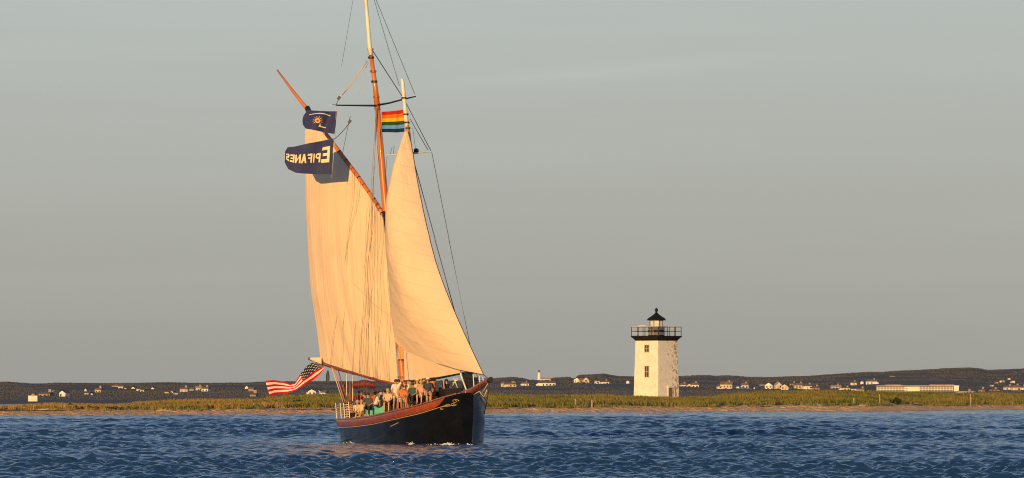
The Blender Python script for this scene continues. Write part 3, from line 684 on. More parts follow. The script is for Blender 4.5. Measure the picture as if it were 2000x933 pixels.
def bush(px, off, wpx, hpx, label, seed):
    D = Dshore(px) + off; s = D / F; z = spit_z(px, D); rr = np.random.RandomState(seed)
    t = empty('bush', Vector(((px - 1000) / F * D, D, z)), label, 'bush', 'dark bushes on the dune')
    W, H = wpx * s / 2, hpx * s
    n = 900; u = rr.rand(n) ** .5; a = rr.rand(n) * 6.28; e = np.abs(rr.randn(n)) * .5
    ang = rr.rand(n) * PI; lob = 1 + .18 * np.sin(a * 3 + seed) + .1 * np.sin(ang * 7)
    c = np.stack([W * u * np.cos(a) * np.sin(ang) * lob, W * .8 * u * np.sin(a) * np.sin(ang), H * .48 + H * .5 * u * np.cos(ang) * lob], -1)
    d1 = rr.randn(n, 3); d1 /= np.linalg.norm(d1, axis=1)[:, None]; d2 = np.cross(d1, rr.randn(n, 3)); d2 /= np.linalg.norm(d2, axis=1)[:, None]
    L = rr.uniform(.05, .12, n)[:, None]
    V = np.stack([c - d1 * L, c + d2 * L * .6, c + d1 * L, c - d2 * L * .6], 1).reshape(-1, 3)
    o = np_mesh('foliage', V, np.arange(n)[:, None] * 4 + np.arange(4)[None], M_BUSH); o.parent = t
    b = MB()
    for k in range(5):
        aa = k * 1.3; b.tube([(0, 0, -.1), (W * .2 * math.cos(aa), W * .2 * math.sin(aa), H * .3), (W * .5 * math.cos(aa), W * .4 * math.sin(aa), H * .7)], [.035, .025, .01], 5)
    b.build('stem', M_WOOD, t)
M_BUSH = veg_mat('bush_leaves', [(.45, (.012, .022, .008)), (.7, (.03, .045, .014)), (.95, (.06, .07, .02))], 2.5)
for px, off, wd, h, lab, sd_ in [(1751, 14, 18, 13, 'round dark bush in tall grass below the left part of the long motel', 1), (583, 26, 20, 11, 'dark ragged bush on the dune right of the striped flag', 2), (1903, 16, 9, 8, 'small dark bush right of the bright white pole', 3),
                            (1352, 42, 16, 7, 'low dark bush just right of the lighthouse foot', 4), (1388, 40, 34, 6, 'long low dark bush right of the lighthouse on the crest', 5), (1392, 22, 8, 8, 'small dark bush halfway down the dune right of the lighthouse', 6),
                            (386, 26, 14, 9, 'dark bush in olive grass left of the striped flag', 7), (137, 30, 12, 10, 'brown dark bush right of a pale stake on the left dune', 8), (1560, 40, 14, 4, 'flat dark bush on the crest under the long busy row of houses', 9), (1785, 40, 18, 5, 'flat spreading dark bush on the crest below the long motel', 10)]:
    bush(px, off, wd, h, lab, sd_)
def dinghy():
    px = 1792; D = Dshore(px) + 7; z = spit_z(px, D); t = empty('beached_dinghy', Vector(((px - 1000) / F * D, D, z - .03)), 'low black upturned dinghy on the sand below the long motel', 'dinghy')
    b = MB()
    def fn(u, v):
        x = (u - .5) * 1.35; wd = .34 * (1 - (2 * u - 1) ** 4) ** .5 + .02; a = PI * v
        return Vector((x, -math.cos(a) * wd, math.sin(a) * (.28 + .07 * (1 - u)) * (1 - .5 * (2 * u - 1) ** 6)))
    b.grid(fn, 16, 8, uvs=False); b.build('hull', M_DK, t, True)
    k = MB(); k.tube([fn(.1, .5) + Vector((0, 0, .02)), fn(.5, .5) + Vector((0, 0, .03)), fn(.9, .5) + Vector((0, 0, .02))], .03, 5); k.build('keel', M_WOOD, t)
dinghy()
def driftwood(px, off, L, label, sd_):
    D = Dshore(px) + off; z = spit_z(px, D); rr = random.Random(sd_); b0 = Vector(((px - 1000) / F * D, D, z)); b = MB(b0)
    b.tube([b0 + Vector((-L / 2, 0, .05)), b0 + Vector((-L / 6, rr.uniform(-.1, .1), .12)), b0 + Vector((L / 4, .1, .08)), b0 + Vector((L / 2, 0, .16))], [.04, .10, .09, .03], 6)
    b.tube([b0 + Vector((0, 0, .1)), b0 + Vector((.15 * L, -.1, .3))], [.05, .02], 5)
    o = b.build('driftwood', M_WOOD); tag(o, label, 'driftwood', 'driftwood on the beach')
driftwood(1684, 6, 1.0, 'pale driftwood lump at the water side below two stakes', 1); driftwood(1590, 9, 3.2, 'long driftwood log on the sand below the busy row of houses', 2)
driftwood(90, 9, 2.2, 'driftwood log in brown grass near the left picture edge', 3); driftwood(320, 6, 1.6, 'dark driftwood at the waterline left of the schooner', 4)

# ------------------------------------------------------------------ the schooner
TH = R(21); HEEL = R(5)
H_ = Vector((math.sin(TH), -math.cos(TH), 0)); S_ = Vector((-math.cos(TH), -math.sin(TH), 0))
O_ = Vector((-2.41, 315.0, 0))
def S(a, b, z):
    b2 = b * math.cos(HEEL) + z * math.sin(HEEL); z2 = z * math.cos(HEEL) - b * math.sin(HEEL)
    p = O_ + H_ * a + S_ * b2; return Vector((p.x, p.y, z2))
def pix(p): return (1000 + p.x / p.y * F, HZ - (p.z - CAMZ) / p.y * F)
WS = [(-17.4, 1.35), (-16.5, 1.75), (-15, 2.05), (-12, 2.4), (-9, 2.6), (-6, 2.65), (-4, 2.5), (-3, 2.3), (-2, 1.95), (-1, 1.35), (-.4, .8), (0.3, .10), (.6, .02)]
WW = [(-17.4, 1.3), (-16.5, 1.68), (-15, 1.98), (-12, 2.3), (-9, 2.5), (-6, 2.5), (-4, 2.3), (-3, 2.05), (-2, 1.68), (-1, 1.05), (-.4, .55), (0.0, .05), (.6, .02)]
RAILPX = [(600, 821), (655, 819), (690, 817), (724, 812.5), (765, 803), (800, 795), (818, 791), (856, 778), (864, 775.5), (911, 762), (925, 757), (960, 748)]
def smoothtab(tab):
    xs = np.array([t[0] for t in tab]); ys = np.array([t[1] for t in tab])
    X = np.linspace(xs[0], xs[-1], 400); Y = np.interp(X, xs, ys)
    for _ in range(3): Y[6:-6] = np.convolve(Y, np.ones(13) / 13, 'valid')
    return lambda x: float(np.interp(x, X, Y))
fWS, fWW = smoothtab(WS), smoothtab(WW)
SHE = []
for a in np.linspace(-17.4, .6, 60):
    z = 2.0
    for _ in range(6):
        p = S(a, fWS(a), z); px, py = pix(p); z += (interp(px, RAILPX) and ((py - interp(px, RAILPX)) / F * p.y))
    SHE.append((a, z))
fSH = smoothtab(SHE)
ship = empty('sailing_schooner', O_, 'black hulled wooden schooner under cream sails heeling over the bay', 'sailing ship')
def SM(): return MB(O_)
def hull_b(a, z):
    """half breadth of the hull skin at station a and height z"""
    zs = fSH(a); ww, ws = fWW(a), fWS(a)
    pts = [(-1.3, 0.02), (-.9, ww * .45), (-.4, ww * .84), (0, ww), (zs * .5, lerp(ww, ws, .62)), (zs, ws)]
    return max(.015, float(np.interp(z, [p[0] for p in pts], [p[1] for p in pts])))
def stem_shift(a, z):
    k = max(0, 1 - abs(a) / 2.2) if a > -2.2 else 0
    s = .42 * k * z / 3.2
    if a < -15: s -= .55 * (-15 - a) / 2.4 * max(z, 0) / 1.3
    return s
def hullpt(a, z, side, off=0): return S(a + stem_shift(a, z), side * (hull_b(a, z) + off), z)
hull_m = mat('black_hull_paint', (.0035, .004, .005), .16, (.006, .006, .007), scale=1.2, bump=.10, bscale=1.5, spec=.4, coat=.15)
brown_m = mat('varnished_rail', (.30, .060, .018), .35, (.20, .040, .014), scale=3, coat=.3)
gold_m = mat('gold_leaf', (.75, .50, .16), .35, metal=.3)
AS = np.concatenate([np.linspace(-17.4, -2, 46), np.linspace(-1.7, 0, 12)])
hb = SM()
def hull_grid(side):
    n = 18
    def fn(u, v):
        a = AS[int(round(u * (len(AS) - 1)))]; z = lerp(-1.2, fSH(a), v); return hullpt(a, z, side)
    hb.grid(fn, len(AS) - 1, n, uvs=False, flip=(side < 0))
hull_grid(1); hull_grid(-1)
# stem closing strip and transom
for k in range(18):
    z0_, z1_ = lerp(-1.2, fSH(0), k / 18), lerp(-1.2, fSH(0), (k + 1) / 18)
    hb.face(hullpt(0, z0_, 1), hullpt(0, z0_, -1), hullpt(0, z1_, -1), hullpt(0, z1_, 1))
    z0_, z1_ = lerp(-1.2, fSH(-17.4), k / 18), lerp(-1.2, fSH(-17.4), (k + 1) / 18)
    hb.face(hullpt(-17.4, z0_, -1), hullpt(-17.4, z0_, 1), hullpt(-17.4, z1_, 1), hullpt(-17.4, z1_, -1))
hull = hb.build('hull', hull_m, ship, True)
def a_at(px): return float(min(np.linspace(-16, -.2, 500), key=lambda a: abs(pix(S(a, fWS(a), fSH(a)))[0] - px)))
def strip(name, m, a0, a1, za, zb, off, side=1, n=60, taper=False, parent=None):
    b = SM()
    def fn(u, v):
        a = lerp(a0, a1, u); zs = fSH(a); lo, hi = zs - za, zs - zb
        if taper:
            k = min(1, max(0, (a1 - a) / .5)); lo = lerp(hi, lo, k ** .5)
        return hullpt(a, lerp(lo, hi, v), side, off * (1 if 0 < v < 1 else .2))
    b.grid(fn, n, 4, uvs=False, flip=(side < 0)); return b.build(name, m, parent or ship, True)
for sd_ in (1, -1):
    strip('bulwark_band', brown_m, -17.3, a_at(866), .40, .02, .035, sd_, taper=True)
    strip('gold_line', gold_m, -17.3, a_at(870), .47, .435, .03, sd_)
    c = SM()
    for a0 in np.linspace(-17.35, -.1, 60)[:-1]:
        a1 = a0 + (17.25 / 59)
        q = []
        for a in (a0, a1):
            zs = fSH(a); q.append([hullpt(a, zs, sd_, .06) + Vector((0, 0, .0)), hullpt(a, zs, sd_, .06) + Vector((0, 0, .07)), hullpt(a, zs, sd_, -.16) + Vector((0, 0, .07)), hullpt(a, zs, sd_, -.16)])
        for k in range(4): c.face(q[0][k], q[1][k], q[1][(k + 1) % 4], q[0][(k + 1) % 4])
    c.build('rail_cap', mat('rail_cap_wood', (.30, .11, .045), .4, (.2, .07, .03), scale=4, coat=.2), ship)
# deck
dk = SM()
def deck_z(a): return fSH(a) - .30
dk.grid(lambda u, v: S(lerp(-17.2, -.25, u), lerp(-1, 1, v) * (hull_b(lerp(-17.2, -.25, u), deck_z(lerp(-17.2, -.25, u))) - .03), deck_z(lerp(-17.2, -.25, u)) + .06 * (1 - (2 * v - 1) ** 2)), 50, 6, uvs=False)
dk.build('deck', mat('deck_planks', (.32, .22, .14), .7, (.22, .15, .10), scale=2, stretch=(1, 1, 1)), ship)
# gilt scroll work at the bow
for side in (1,):
    g = SM()
    def curl(a0, z0_, r0, turns, dirn):
        pts = []
        for k in range(22):
            t = k / 21; r = r0 * (1 - t * .8); an = dirn * t * turns * 2 * PI
            a = a0 + r * math.cos(an); z = z0_ + r * math.sin(an) * .8; pts.append(hullpt(a, z, side, .03))
        g.tube(pts, .011, 5)
    za = lambda a: fSH(a)
    for px_, dz, r0, tn, dr_ in ((892, .36, .15, 1.3, 1), (880, .50, .13, 1.2, -1), (870, .48, .11, 1.2, 1), (858, .56, .08, 1.1, -1)):
        aa = a_at(px_); curl(aa, za(aa) - dz, r0, tn, dr_)
    g.tube([hullpt(a, za(a) - .5 + .05 * math.sin(a * 5), side, .03) for a in np.linspace(a_at(850), a_at(890), 16)], .009, 5)
    g.build('gilt_scroll', gold_m, ship)
    # pale cut of light metal rubbing strake low on the hull and a name board shape
    r_ = SM(); r_.tube([hullpt(a, fSH(a) - .72 - .1 * (-4.6 - a), side, .02) for a in np.linspace(-5.4, -4.2, 8)], [.008] + [.022] * 6 + [.008], 5); r_.build('rubbing_strip', gold_m, ship)
# rope hanging down by the stem
def rope(name, pts, r=.02, m=None, parent=None, n=5):
    b = SM(); b.tube(pts, r, n); return b.build(name, m or M_ROPE, parent or ship, True)
M_ROPE = mat('pale_rope', (.55, .47, .36), .8); M_WIRE = mat('dark_wire', (.035, .035, .035), .6); M_TAR = mat('tarred_shroud', (.06, .05, .045), .7)
M_TAN = mat('tan_rope', (.50, .38, .25), .85)
M_SHR = mat('served_shroud', (.26, .17, .10), .8)
M_OR = mat('varnished_spar', (.58, .17, .025), .38, (.44, .12, .018), scale=1.2, coat=.25, stretch=(1, 1, .3))
M_WP = mat('white_painted_spar', (.72, .70, .64), .5, (.6, .55, .46), scale=1.5)
M_BLK = mat('black_fitting', (.012, .012, .013), .5)
M_RB = mat('boom_wood', (.23, .07, .045), .5, (.14, .04, .03), scale=6)

def seg(px0, py0, D0_, px1, py1, D1_, n=2, sag=0):
    A, B = P(px0, py0, D0_), P(px1, py1, D1_)
    return [A.lerp(B, k / (n - 1)) + Vector((0, 0, -sag * 4 * (k / (n - 1)) * (1 - k / (n - 1)))) for k in range(n)]
DM, DF = 324.2, 319.7
# masts
mm = SM(); base_main = S(-9.9, 0, deck_z(-9.9))
mm.tube([base_main, P(787, 735, DM), P(758.5, 460, DM + .1), P(751, 380, DM + .15), P(744, 300, DM + .2), P(736.5, 205, DM + .2)], [.21, .21, .205, .20, .19, .15], 16); main_mast = mm.build('main_mast', M_OR, ship, True)
m2 = SM(); m2.tube([P(737.5, 216, DM + .15), P(733, 170, DM + .15), P(722.5, 92, DM + .15)], [.17, .14, .11], 10); m2.build('masthead', M_OR, ship, True)
for k, (x, y) in enumerate([(723.5, 97), (724.5, 113), (729, 140), (731, 160), (735, 190)]):
    h = SM(); h.tube([P(x, y + 2, DM + .1), P(x, y - 2, DM + .1)], .18 - .01 * (k == 0), 10); h.build('mast_band', M_BLK if k % 2 else brown_m, ship)
tm = SM(); tm.tube([P(724.5, 108, DM), P(722, 92, DM), P(714, -5, DM), P(703, -140, DM)], [.14, .125, .10, .05], 12); tm.build('topmast', M_WP, ship, True)
fm = SM(); fm.tube([S(-5, 0, deck_z(-5)), P(845, 735, DF), P(801, 300, DF), P(797, 262, DF), P(795, 245, DF)], [.17, .17, .15, .14, .12], 14); fm.build('fore_mast', M_OR, ship, True)
f2 = SM(); f2.tube([P(796, 256, DF), P(792, 222, DF), P(789, 192, DF), P(786.5, 162, DF), P(785, 156, DF), P(785, 153.5, DF)], [.125, .115, .11, .10, .09, .04], 12); f2.build('fore_masthead', M_WP, ship, True)
for y in (192, 224, 240, 251):
    h = SM(); h.tube([P(lerp(789, 797, (y - 192) / 64), y + 1.6, DF), P(lerp(789, 797, (y - 192) / 64), y - 1.6, DF)], .15, 10); h.build('mast_band', M_BLK, ship)
# lower white box and pin rail on the main mast
bx = SM(); c_ = P(784.5, 690, DM - .12); bx.box(c_, (.44, .42, .72), R(-6)); bx.build('mast_boot', mat('mast_boot_orange', (.50, .16, .035), .5), main_mast)
for y, wd in ((701, .5), (672, .35)):
    h = SM(); h.box(P(785 if y < 690 else 786, y, DM - .15), (wd, .46, .07)); h.build('boot_batten', M_BLK if y > 690 else M_OR, main_mast)
cl = SM(); cl.tube([P(788.5, 737, DM), P(788.2, 733, DM)], .34, 14); cl.build('mast_collar', brown_m, ship)
# crosstrees
ct = SM(); ct.tube([P(648, 206, DM - 1), P(690, 206.6, DM - .4), P(735, 207, DM)], [.035, .045, .06], 8); ct.build('crosstree', M_BLK, ship)
ct = SM(); ct.tube([P(737, 206, DM), P(760, 202, DM + .4), P(790, 194, DM + .7), P(812, 189, DM + 1)], [.06, .05, .045, .035], 8); ct.build('crosstree', M_BLK, ship)
ctw = SM(); ctw.tube([P(644, 206.5, DM - 1.05), P(655, 206.5, DM - .9)], .045, 6); ctw.build('spreader_tip', M_WP, ship)
ct = SM(); ct.tube([P(754, 304, DF - .7), P(780, 302, DF - .3), P(797, 299, DF)], [.03, .04, .05], 8); ct.build('fore_spreader', M_WP, ship)
ct = SM(); ct.tube([P(803, 301, DF), P(822, 298.5, DF + .4), P(843, 296.5, DF + .9)], [.05, .04, .03], 8); ct.build('fore_spreader', M_WP, ship)
rb = SM(); rb.lathe(P(813, 295, DF + .3), [(.06, -.12), (.14, -.09), (.15, .02), (.12, .1), (.03, .14)], 12); rb.build('radar_dome', M_BLK, ship, True)
rb = SM(); rb.tube([P(801, 299, DF), P(813, 298.4, DF + .3)], .03, 6); rb.build('radar_bracket', M_BLK, ship)
# bowsprit
bs = SM(); bs.tube([S(-1.2, 0, fSH(-.8) + .0), P(921, 763, 315), P(940, 751, 313.2), P(950, 744.5, 312), P(956, 741, 311.4)], [.19, .20, .19, .16, .13], 12); bow = bs.build('bowsprit', mat('bowsprit_wood', (.22, .06, .035), .4, (.15, .04, .025), scale=3, coat=.3), ship, True)
h = SM(); h.tube([P(955.5, 741.5, 311.5), P(959, 739.8, 311.1)], .15, 10); h.build('bowsprit_cap', M_BLK, bow)
# boom and gaff
DC = 329.6
bm_ = SM(); boom_pts = [P(781, 750, DM - .3), P(740, 740, 325.6), P(700, 728, 327.1), P(660, 718, 328.5), P(626, 706, DC), P(604, 699, DC + .7)]
bm_.tube(boom_pts, [.10, .125, .13, .13, .12, .09], 12); boom = bm_.build('boom', M_RB, ship, True)
lc = SM()
for k in range(46):
    t = k / 46 * 4.2; i = int(t); q = boom_pts[i].lerp(boom_pts[i + 1], t - i); d = (boom_pts[i + 1] - boom_pts[i]).normalized()
    ln = [q + d * (j / 8 * .12) + Vector((0, -.15 * math.cos(j / 8 * 2 * PI), .17 * math.sin(j / 8 * 2 * PI) + .02)) for j in range(9)]
    lc.tube(ln, .014 if k % 3 else .022, 4)
lc.build('lacing', mat('boom_lacing', (.55, .33, .24), .8, (.25, .08, .06), scale=9), boom)
gf = SM(); G = [P(752, 426, DM - .25), P(735, 398, 324.7), P(700, 347, 325.6), P(655, 287, 326.9), P(601, 215, 328.6), P(570, 176, 329.6), P(541.5, 137.5, 330.5)]
gf.tube(G, [.10, .125, .13, .125, .11, .085, .045], 12); gaff = gf.build('gaff', M_OR, ship, True)
jw = SM(); jw.tube([P(749, 415, DM - .1), P(752, 425, DM - .3), P(756, 436, DM - .3)], [.10, .13, .07], 8); jw.build('gaff_jaws', M_BLK, gaff)
for k in range(12):
    t = .3 + k * .28; i = int(t); q = G[i].lerp(G[i + 1], t - i); d = (G[i + 1] - G[i]).normalized()
    h = SM(); h.tube([q - d * .04, q + d * .04], .138, 8); h.build('robband', M_BLK if k % 3 == 0 else M_RB, gaff)
h = SM(); h.tube([P(603, 218, 328.5), P(600, 211, 328.7)], .16, 10); h.build('peak_band', M_BLK, gaff)

# ---- sails
def sail_mat(name, su, sv, wr=(1, 1), wstr=.25):
    m = bpy.data.materials.new(name); m.use_nodes = True; t = m.node_tree; b = t.nodes['Principled BSDF']; b.inputs['Roughness'].default_value = .85
    b.inputs['Specular IOR Level'].default_value = .15
    uv = t.nodes.new('ShaderNodeTexCoord'); s_ = t.nodes.new('ShaderNodeSeparateXYZ'); t.links.new(uv.outputs['UV'], s_.inputs[0])
    fac = None
    for comp, n, wid in (('X', su, .018), ('Y', sv, .012)):
        if not n: continue
        mu = t.nodes.new('ShaderNodeMath'); mu.operation = 'MULTIPLY'; mu.inputs[1].default_value = n; t.links.new(s_.outputs[comp], mu.inputs[0])
        fr = t.nodes.new('ShaderNodeMath'); fr.operation = 'FRACT'; t.links.new(mu.outputs[0], fr.inputs[0])
        lt = t.nodes.new('ShaderNodeMath'); lt.operation = 'LESS_THAN'; lt.inputs[1].default_value = wid * max(1, n / 8); t.links.new(fr.outputs[0], lt.inputs[0])
        if fac is None: fac = lt.outputs[0]
        else:
            mx = t.nodes.new('ShaderNodeMath'); mx.operation = 'MAXIMUM'; t.links.new(fac, mx.inputs[0]); t.links.new(lt.outputs[0], mx.inputs[1]); fac = mx.outputs[0]
    n1 = t.nodes.new('ShaderNodeTexNoise'); n1.inputs['Scale'].default_value = .6; n1.inputs['Detail'].default_value = 5; t.links.new(uv.outputs['Object'], n1.inputs[0])
    a_ = t.nodes.new('ShaderNodeMix'); a_.data_type = 'RGBA'; a_.inputs['A'].default_value = (.84, .64, .45, 1); a_.inputs['B'].default_value = (.74, .53, .35, 1); t.links.new(n1.outputs[0], a_.inputs['Factor'])
    c_ = t.nodes.new('ShaderNodeMix'); c_.data_type = 'RGBA'; c_.inputs['B'].default_value = (.52, .36, .22, 1)
    sc = t.nodes.new('ShaderNodeMath'); sc.operation = 'MULTIPLY'; sc.inputs[1].default_value = .62; t.links.new(fac, sc.inputs[0])
    t.links.new(sc.outputs[0], c_.inputs['Factor']); t.links.new(a_.outputs['Result'], c_.inputs['A']); t.links.new(c_.outputs['Result'], b.inputs['Base Color'])
    mp_ = t.nodes.new('ShaderNodeMapping'); mp_.inputs['Scale'].default_value = (wr[0], wr[1], 1); t.links.new(uv.outputs['UV'], mp_.inputs[0])
    n2 = t.nodes.new('ShaderNodeTexNoise'); n2.inputs['Scale'].default_value = 1; n2.inputs['Detail'].default_value = 3; n2.inputs['Distortion'].default_value = .4; t.links.new(mp_.outputs[0], n2.inputs[0])
    bp = t.nodes.new('ShaderNodeBump'); bp.inputs['Strength'].default_value = wstr; bp.inputs['Distance'].default_value = .35; t.links.new(n2.outputs[0], bp.inputs['Height']); t.links.new(bp.outputs[0], b.inputs['Normal'])
    tr = t.nodes.new('ShaderNodeBsdfTranslucent'); tr.inputs[0].default_value = (.8, .7, .55, 1); ms = t.nodes.new('ShaderNodeMixShader'); ms.inputs[0].default_value = .12
    t.links.new(b.outputs[0], ms.inputs[1]); t.links.new(tr.outputs[0], ms.inputs[2]); t.links.new(ms.outputs[0], t.nodes['Material Output'].inputs[0])
    return m
def curve(tab):
    """polyline of (px, py, D) resampled smoothly by its own length"""
    pts = [P(*q) for q in tab]; L = [0]
    for a, b in zip(pts, pts[1:]): L.append(L[-1] + (b - a).length)
    L = np.array(L) / L[-1]; T = np.linspace(0, 1, 200)
    A = np.stack([np.interp(T, L, [p[i] for p in pts]) for i in range(3)], 1)
    B = A.copy()
    for _ in range(2):
        for i in range(3): B[7:-7, i] = np.convolve(B[:, i], np.ones(15) / 15, 'valid')
    return lambda t: Vector([float(np.interp(t, T, B[:, i])) for i in range(3)])
def coons(bot, top, left, right, belly, seed=0, wr=None):
    c00, c10, c01, c11 = bot(0), bot(1), top(0), top(1)
    n = (bot(1) - bot(0)).cross(left(1) - left(0)).normalized()
    if n.y > 0: n = -n
    def fn(u, v):
        p = bot(u) * (1 - v) + top(u) * v + left(v) * (1 - u) + right(v) * u - (c00 * (1 - u) * (1 - v) + c10 * u * (1 - v) + c01 * (1 - u) * v + c11 * u * v)
        d = belly * math.sin(PI * u) ** .8 * math.sin(PI * min(1, v * .97 + .015)) ** .7
        if wr: d += wr(u, v)
        return p + n * d        # the belly stands out to leeward, to starboard
    return fn
def sail(name, fn, nu, nv, m):
    b = SM(); b.grid(fn, nu, nv); o = b.build(name, m, ship, True)
    return o
# main sail:   u from leech (0) to luff (1), v from foot (0) to head (1)
ms_fn = coons(curve([(626, 703, DC), (640, 709, 329), (690, 724, 327.3), (740, 739, 325.5), (777, 747, DM - .35)]),
              curve([(600, 217, 328.5), (655, 291, 326.8), (700, 351, 325.5), (735, 402, 324.6), (749, 424, DM - .3)]),
              curve([(626, 703, DC), (621, 660, 329.5), (614, 610, 329.4), (607, 570, 329.3), (602, 500, 329.2), (597, 400, 329), (595, 300, 328.8), (595, 255, 328.7), (600, 217, 328.5)]),
              curve([(777, 747, DM - .35), (772, 670, DM - .3), (764, 600, DM - .3), (757, 490, DM - .3), (749, 424, DM - .3)]), .55,
              wr=lambda u, v: .028 * math.sin(26 * (u + .22 * v) + 3 * math.sin(3 * v)) * (1 - v) ** .7 * math.sin(PI * u) + .02 * math.sin(43 * u + 8 * v) * u * (1 - v * .6))
mainsail = sail('mainsail', ms_fn, 90, 90, sail_mat('mainsail_canvas', 9, 0, (13, 1.3), .36))
# clew piece hanging at the boom end
cf = SM(); cf.grid(lambda u, v: P(lerp(605, 628, u), lerp(697, lerp(701, 712, u), v), DC + .5 - .9 * u) + Vector((0, -.12 * math.sin(PI * v), 0)), 8, 6); cf.build('clew_patch', mat('clew_canvas', (.76, .62, .45), .85), mainsail, True)
# jib
DT = 311.6
jib_fn = coons(curve([(771, 666, 318.5), (789, 681, 317.8), (839, 703, 315.7), (898, 721, 313.4), (943.5, 729.5, DT)]),
               curve([(793, 258, DF - .1), (795, 257, DF - .12), (797, 258, DF - .15)]),
               curve([(771, 666, 318.5), (764, 619, 318.5), (758.5, 530, 318.7), (756, 463, 318.9), (760, 380, 319.1), (775, 318, 319.3), (793, 258, DF - .1)]),
               curve([(943.5, 729.5, DT), (923, 686, 312.4), (892.5, 620, 313.6), (867, 558, 314.7), (851, 513, 315.5), (831, 435, 316.9), (814, 352, 318.3), (803, 280, 319.3), (797, 258, DF - .15)]), 1.15,
               wr=lambda u, v: .02 * math.sin(30 * v + 6 * u) * math.sin(PI * u) * (1 - v))
jib = sail('jib', jib_fn, 60, 110, sail_mat('jib_canvas', 0, 14, (3, 10), .5))
# staysail on its club boom
st_fn = coons(curve([(790, 741, 321.0), (815, 739, 319.9), (850, 735.5, 318.3), (899, 727, 316.0)]),
              curve([(799, 330, 319.2), (801, 330, 319.2), (803, 330, 319.1)]),
              curve([(790, 741, 321.0), (789, 690, 320.9), (786, 600, 320.5), (790, 450, 319.8), (799, 330, 319.2)]),
              curve([(899, 727, 316.0), (893, 700, 316.2), (860, 560, 317.2), (825, 420, 318.3), (803, 330, 319.1)]), .08)
stay = sail('staysail', st_fn, 40, 60, sail_mat('staysail_canvas', 5, 0, (6, 3), .2))
cb = SM(); cb.tube([P(788, 743, 321.8), P(825, 742.5, 320), P(860, 736.5, 318.4), P(903, 728, 316.2)], [.04, .06, .06, .05], 8); cb.build('club_boom', M_BLK, ship, True)
# tack post at the fore stay
tp = SM(); tp.tube([P(896, 717, 316.3), P(904, 742, 316), P(911, 761, 315.8)], .045, 6); tp.build('fore_stay_tackle', M_WP, ship)

# ---- standing and running rigging
rope('stay', seg(734.4, 0, DM, 810, 184, DF + 3, 2), .016, M_WIRE); rope('stay', seg(722, -30, DM, 780, 168, DF, 2), .014, M_WIRE)
rope('stay', seg(728, 100, DM, 786, 190, DF, 2), .028, M_TAR)
rope('backstay', seg(693, -20, DM + 3, 667, 130, DM + 6, 2), .009, M_WIRE)
rope('topping_lift', seg(717, 120, DM, 663, 190, DM - 1.2, 6, .08), .028); rope('topping_lift', seg(719, 124, DM, 668, 186, DM - 1, 6, .12), .02)
for x, y in ((662, 192), (683, 238)):
    h = SM(); h.box(P(x, y, DM - 1.2), (.16, .12, .22), M=Matrix.Rotation(R(35), 3, 'Y')); h.build('block', M_BLK, ship)
rope('halyard', seg(661, 195, DM - 1.2, 656, 207, DM - 1, 2), .02, M_WIRE)
rope('halyard', seg(716, 130, DM, 700, 186, DM, 3, .05), .009); rope('halyard', seg(735, 208, DM, 727, 300, DM - .6, 3), .010, M_ROPE)
rope('flag_halyard', seg(683, 240, DM - .9, 652, 273, DM - 1, 5, .08), .022, M_TAR); rope('flag_halyard', seg(684, 228, DM - .8, 680, 246, DM - .9, 2), .018, M_TAR); rope('flag_halyard', seg(680, 246, DM - .9, 669, 300, 326, 2), .012, M_WIRE)
rope('flag_halyard', seg(657, 206, DM - 1, 655, 262, DM - .95, 2), .012, M_ROPE); rope('flag_halyard', seg(655, 262, DM - .95, 648, 348, DM - .9, 2), .016, M_ROPE)
rope('fore_shroud', seg(790, 196, DF, 842.5, 297, DF + .9, 2), .022, M_TAR); rope('fore_shroud', seg(801, 233, DF, 836, 294, DF + .8, 2), .020, M_TAR)
rope('fore_shroud', seg(843, 297, DF + .9, 917, 668, 318.5, 3) + [P(934, 742, 317.4)], .018, M_TAR)
rope('fore_stay', seg(804, 300, DF, 893, 625, 314.2, 3), .024, M_TAR)
rope('fore_stay', seg(806, 250, DF, 812, 296, DF, 2), .012, M_TAR)
rope('jib_luff_rope', [jib_fn(1, k / 24) + Vector((.02, -.02, 0)) for k in range(25)] , .024, mat('blue_luff_rope', (.03, .035, .06), .7))
rope('jib_stay', [P(943.5, 729.5, DT), P(957, 741, 311.4)], .025, M_TAR)
rope('halyard', seg(762, 303, DF, 766, 288, DF, 2), .014, M_TAR); rope('halyard', seg(768, 304, DF, 770, 285, DF, 2), .014, M_TAR); rope('halyard', seg(756, 304, DF - .7, 752, 360, DF, 2), .010, M_WIRE)
# main shrouds, starboard, in front of the sail
for x0, x1, a in ((735, 721, 0), (736, 713, 1), (737, 730, 2), (735, 705, 3)):
    b_at = S(-9.4 - a * .55, fWS(-9.9) + .03, fSH(-9.9 - a * .5))
    rope('main_shroud', [P(x0, 212, DM - .1), b_at], .010, M_SHR)
# lazy jacks and reef lines
for (x0, y0, x1, y1) in ((738, 250, 688, 724), (738, 250, 716, 732), (700, 352, 645, 712), (688, 335, 668, 718), (742, 412, 734, 738), (748, 425, 758, 742), (725, 386, 702, 727)):
    t0 = min(max((750 - x0) / 150, 0), 1); t1 = (777 - x1) / 151
    A = P(x0, y0, lerp(DM - .5, 328.2, t0) - .25); B = P(x1, y1, lerp(DM - .4, DC, t1) - .25)
    pts = [A.lerp(B, k / 11) + Vector((.10 * math.sin(k * 1.2), 0, 0)) * (0 < k < 11) for k in range(12)]
    for k in range(1, 11):
        pts[k].y -= .62 * math.sin(PI * k / 11) ** .6
    rope('lazy_jack', pts, .011, M_TAN)
rope('reef_line', [ms_fn(.62 + .35 * k / 12, .47 - .07 * k / 12) + Vector((0, -.05, -.02 * math.sin(k))) for k in range(13)], .009, mat('reef_rope', (.5, .34, .18), .85))
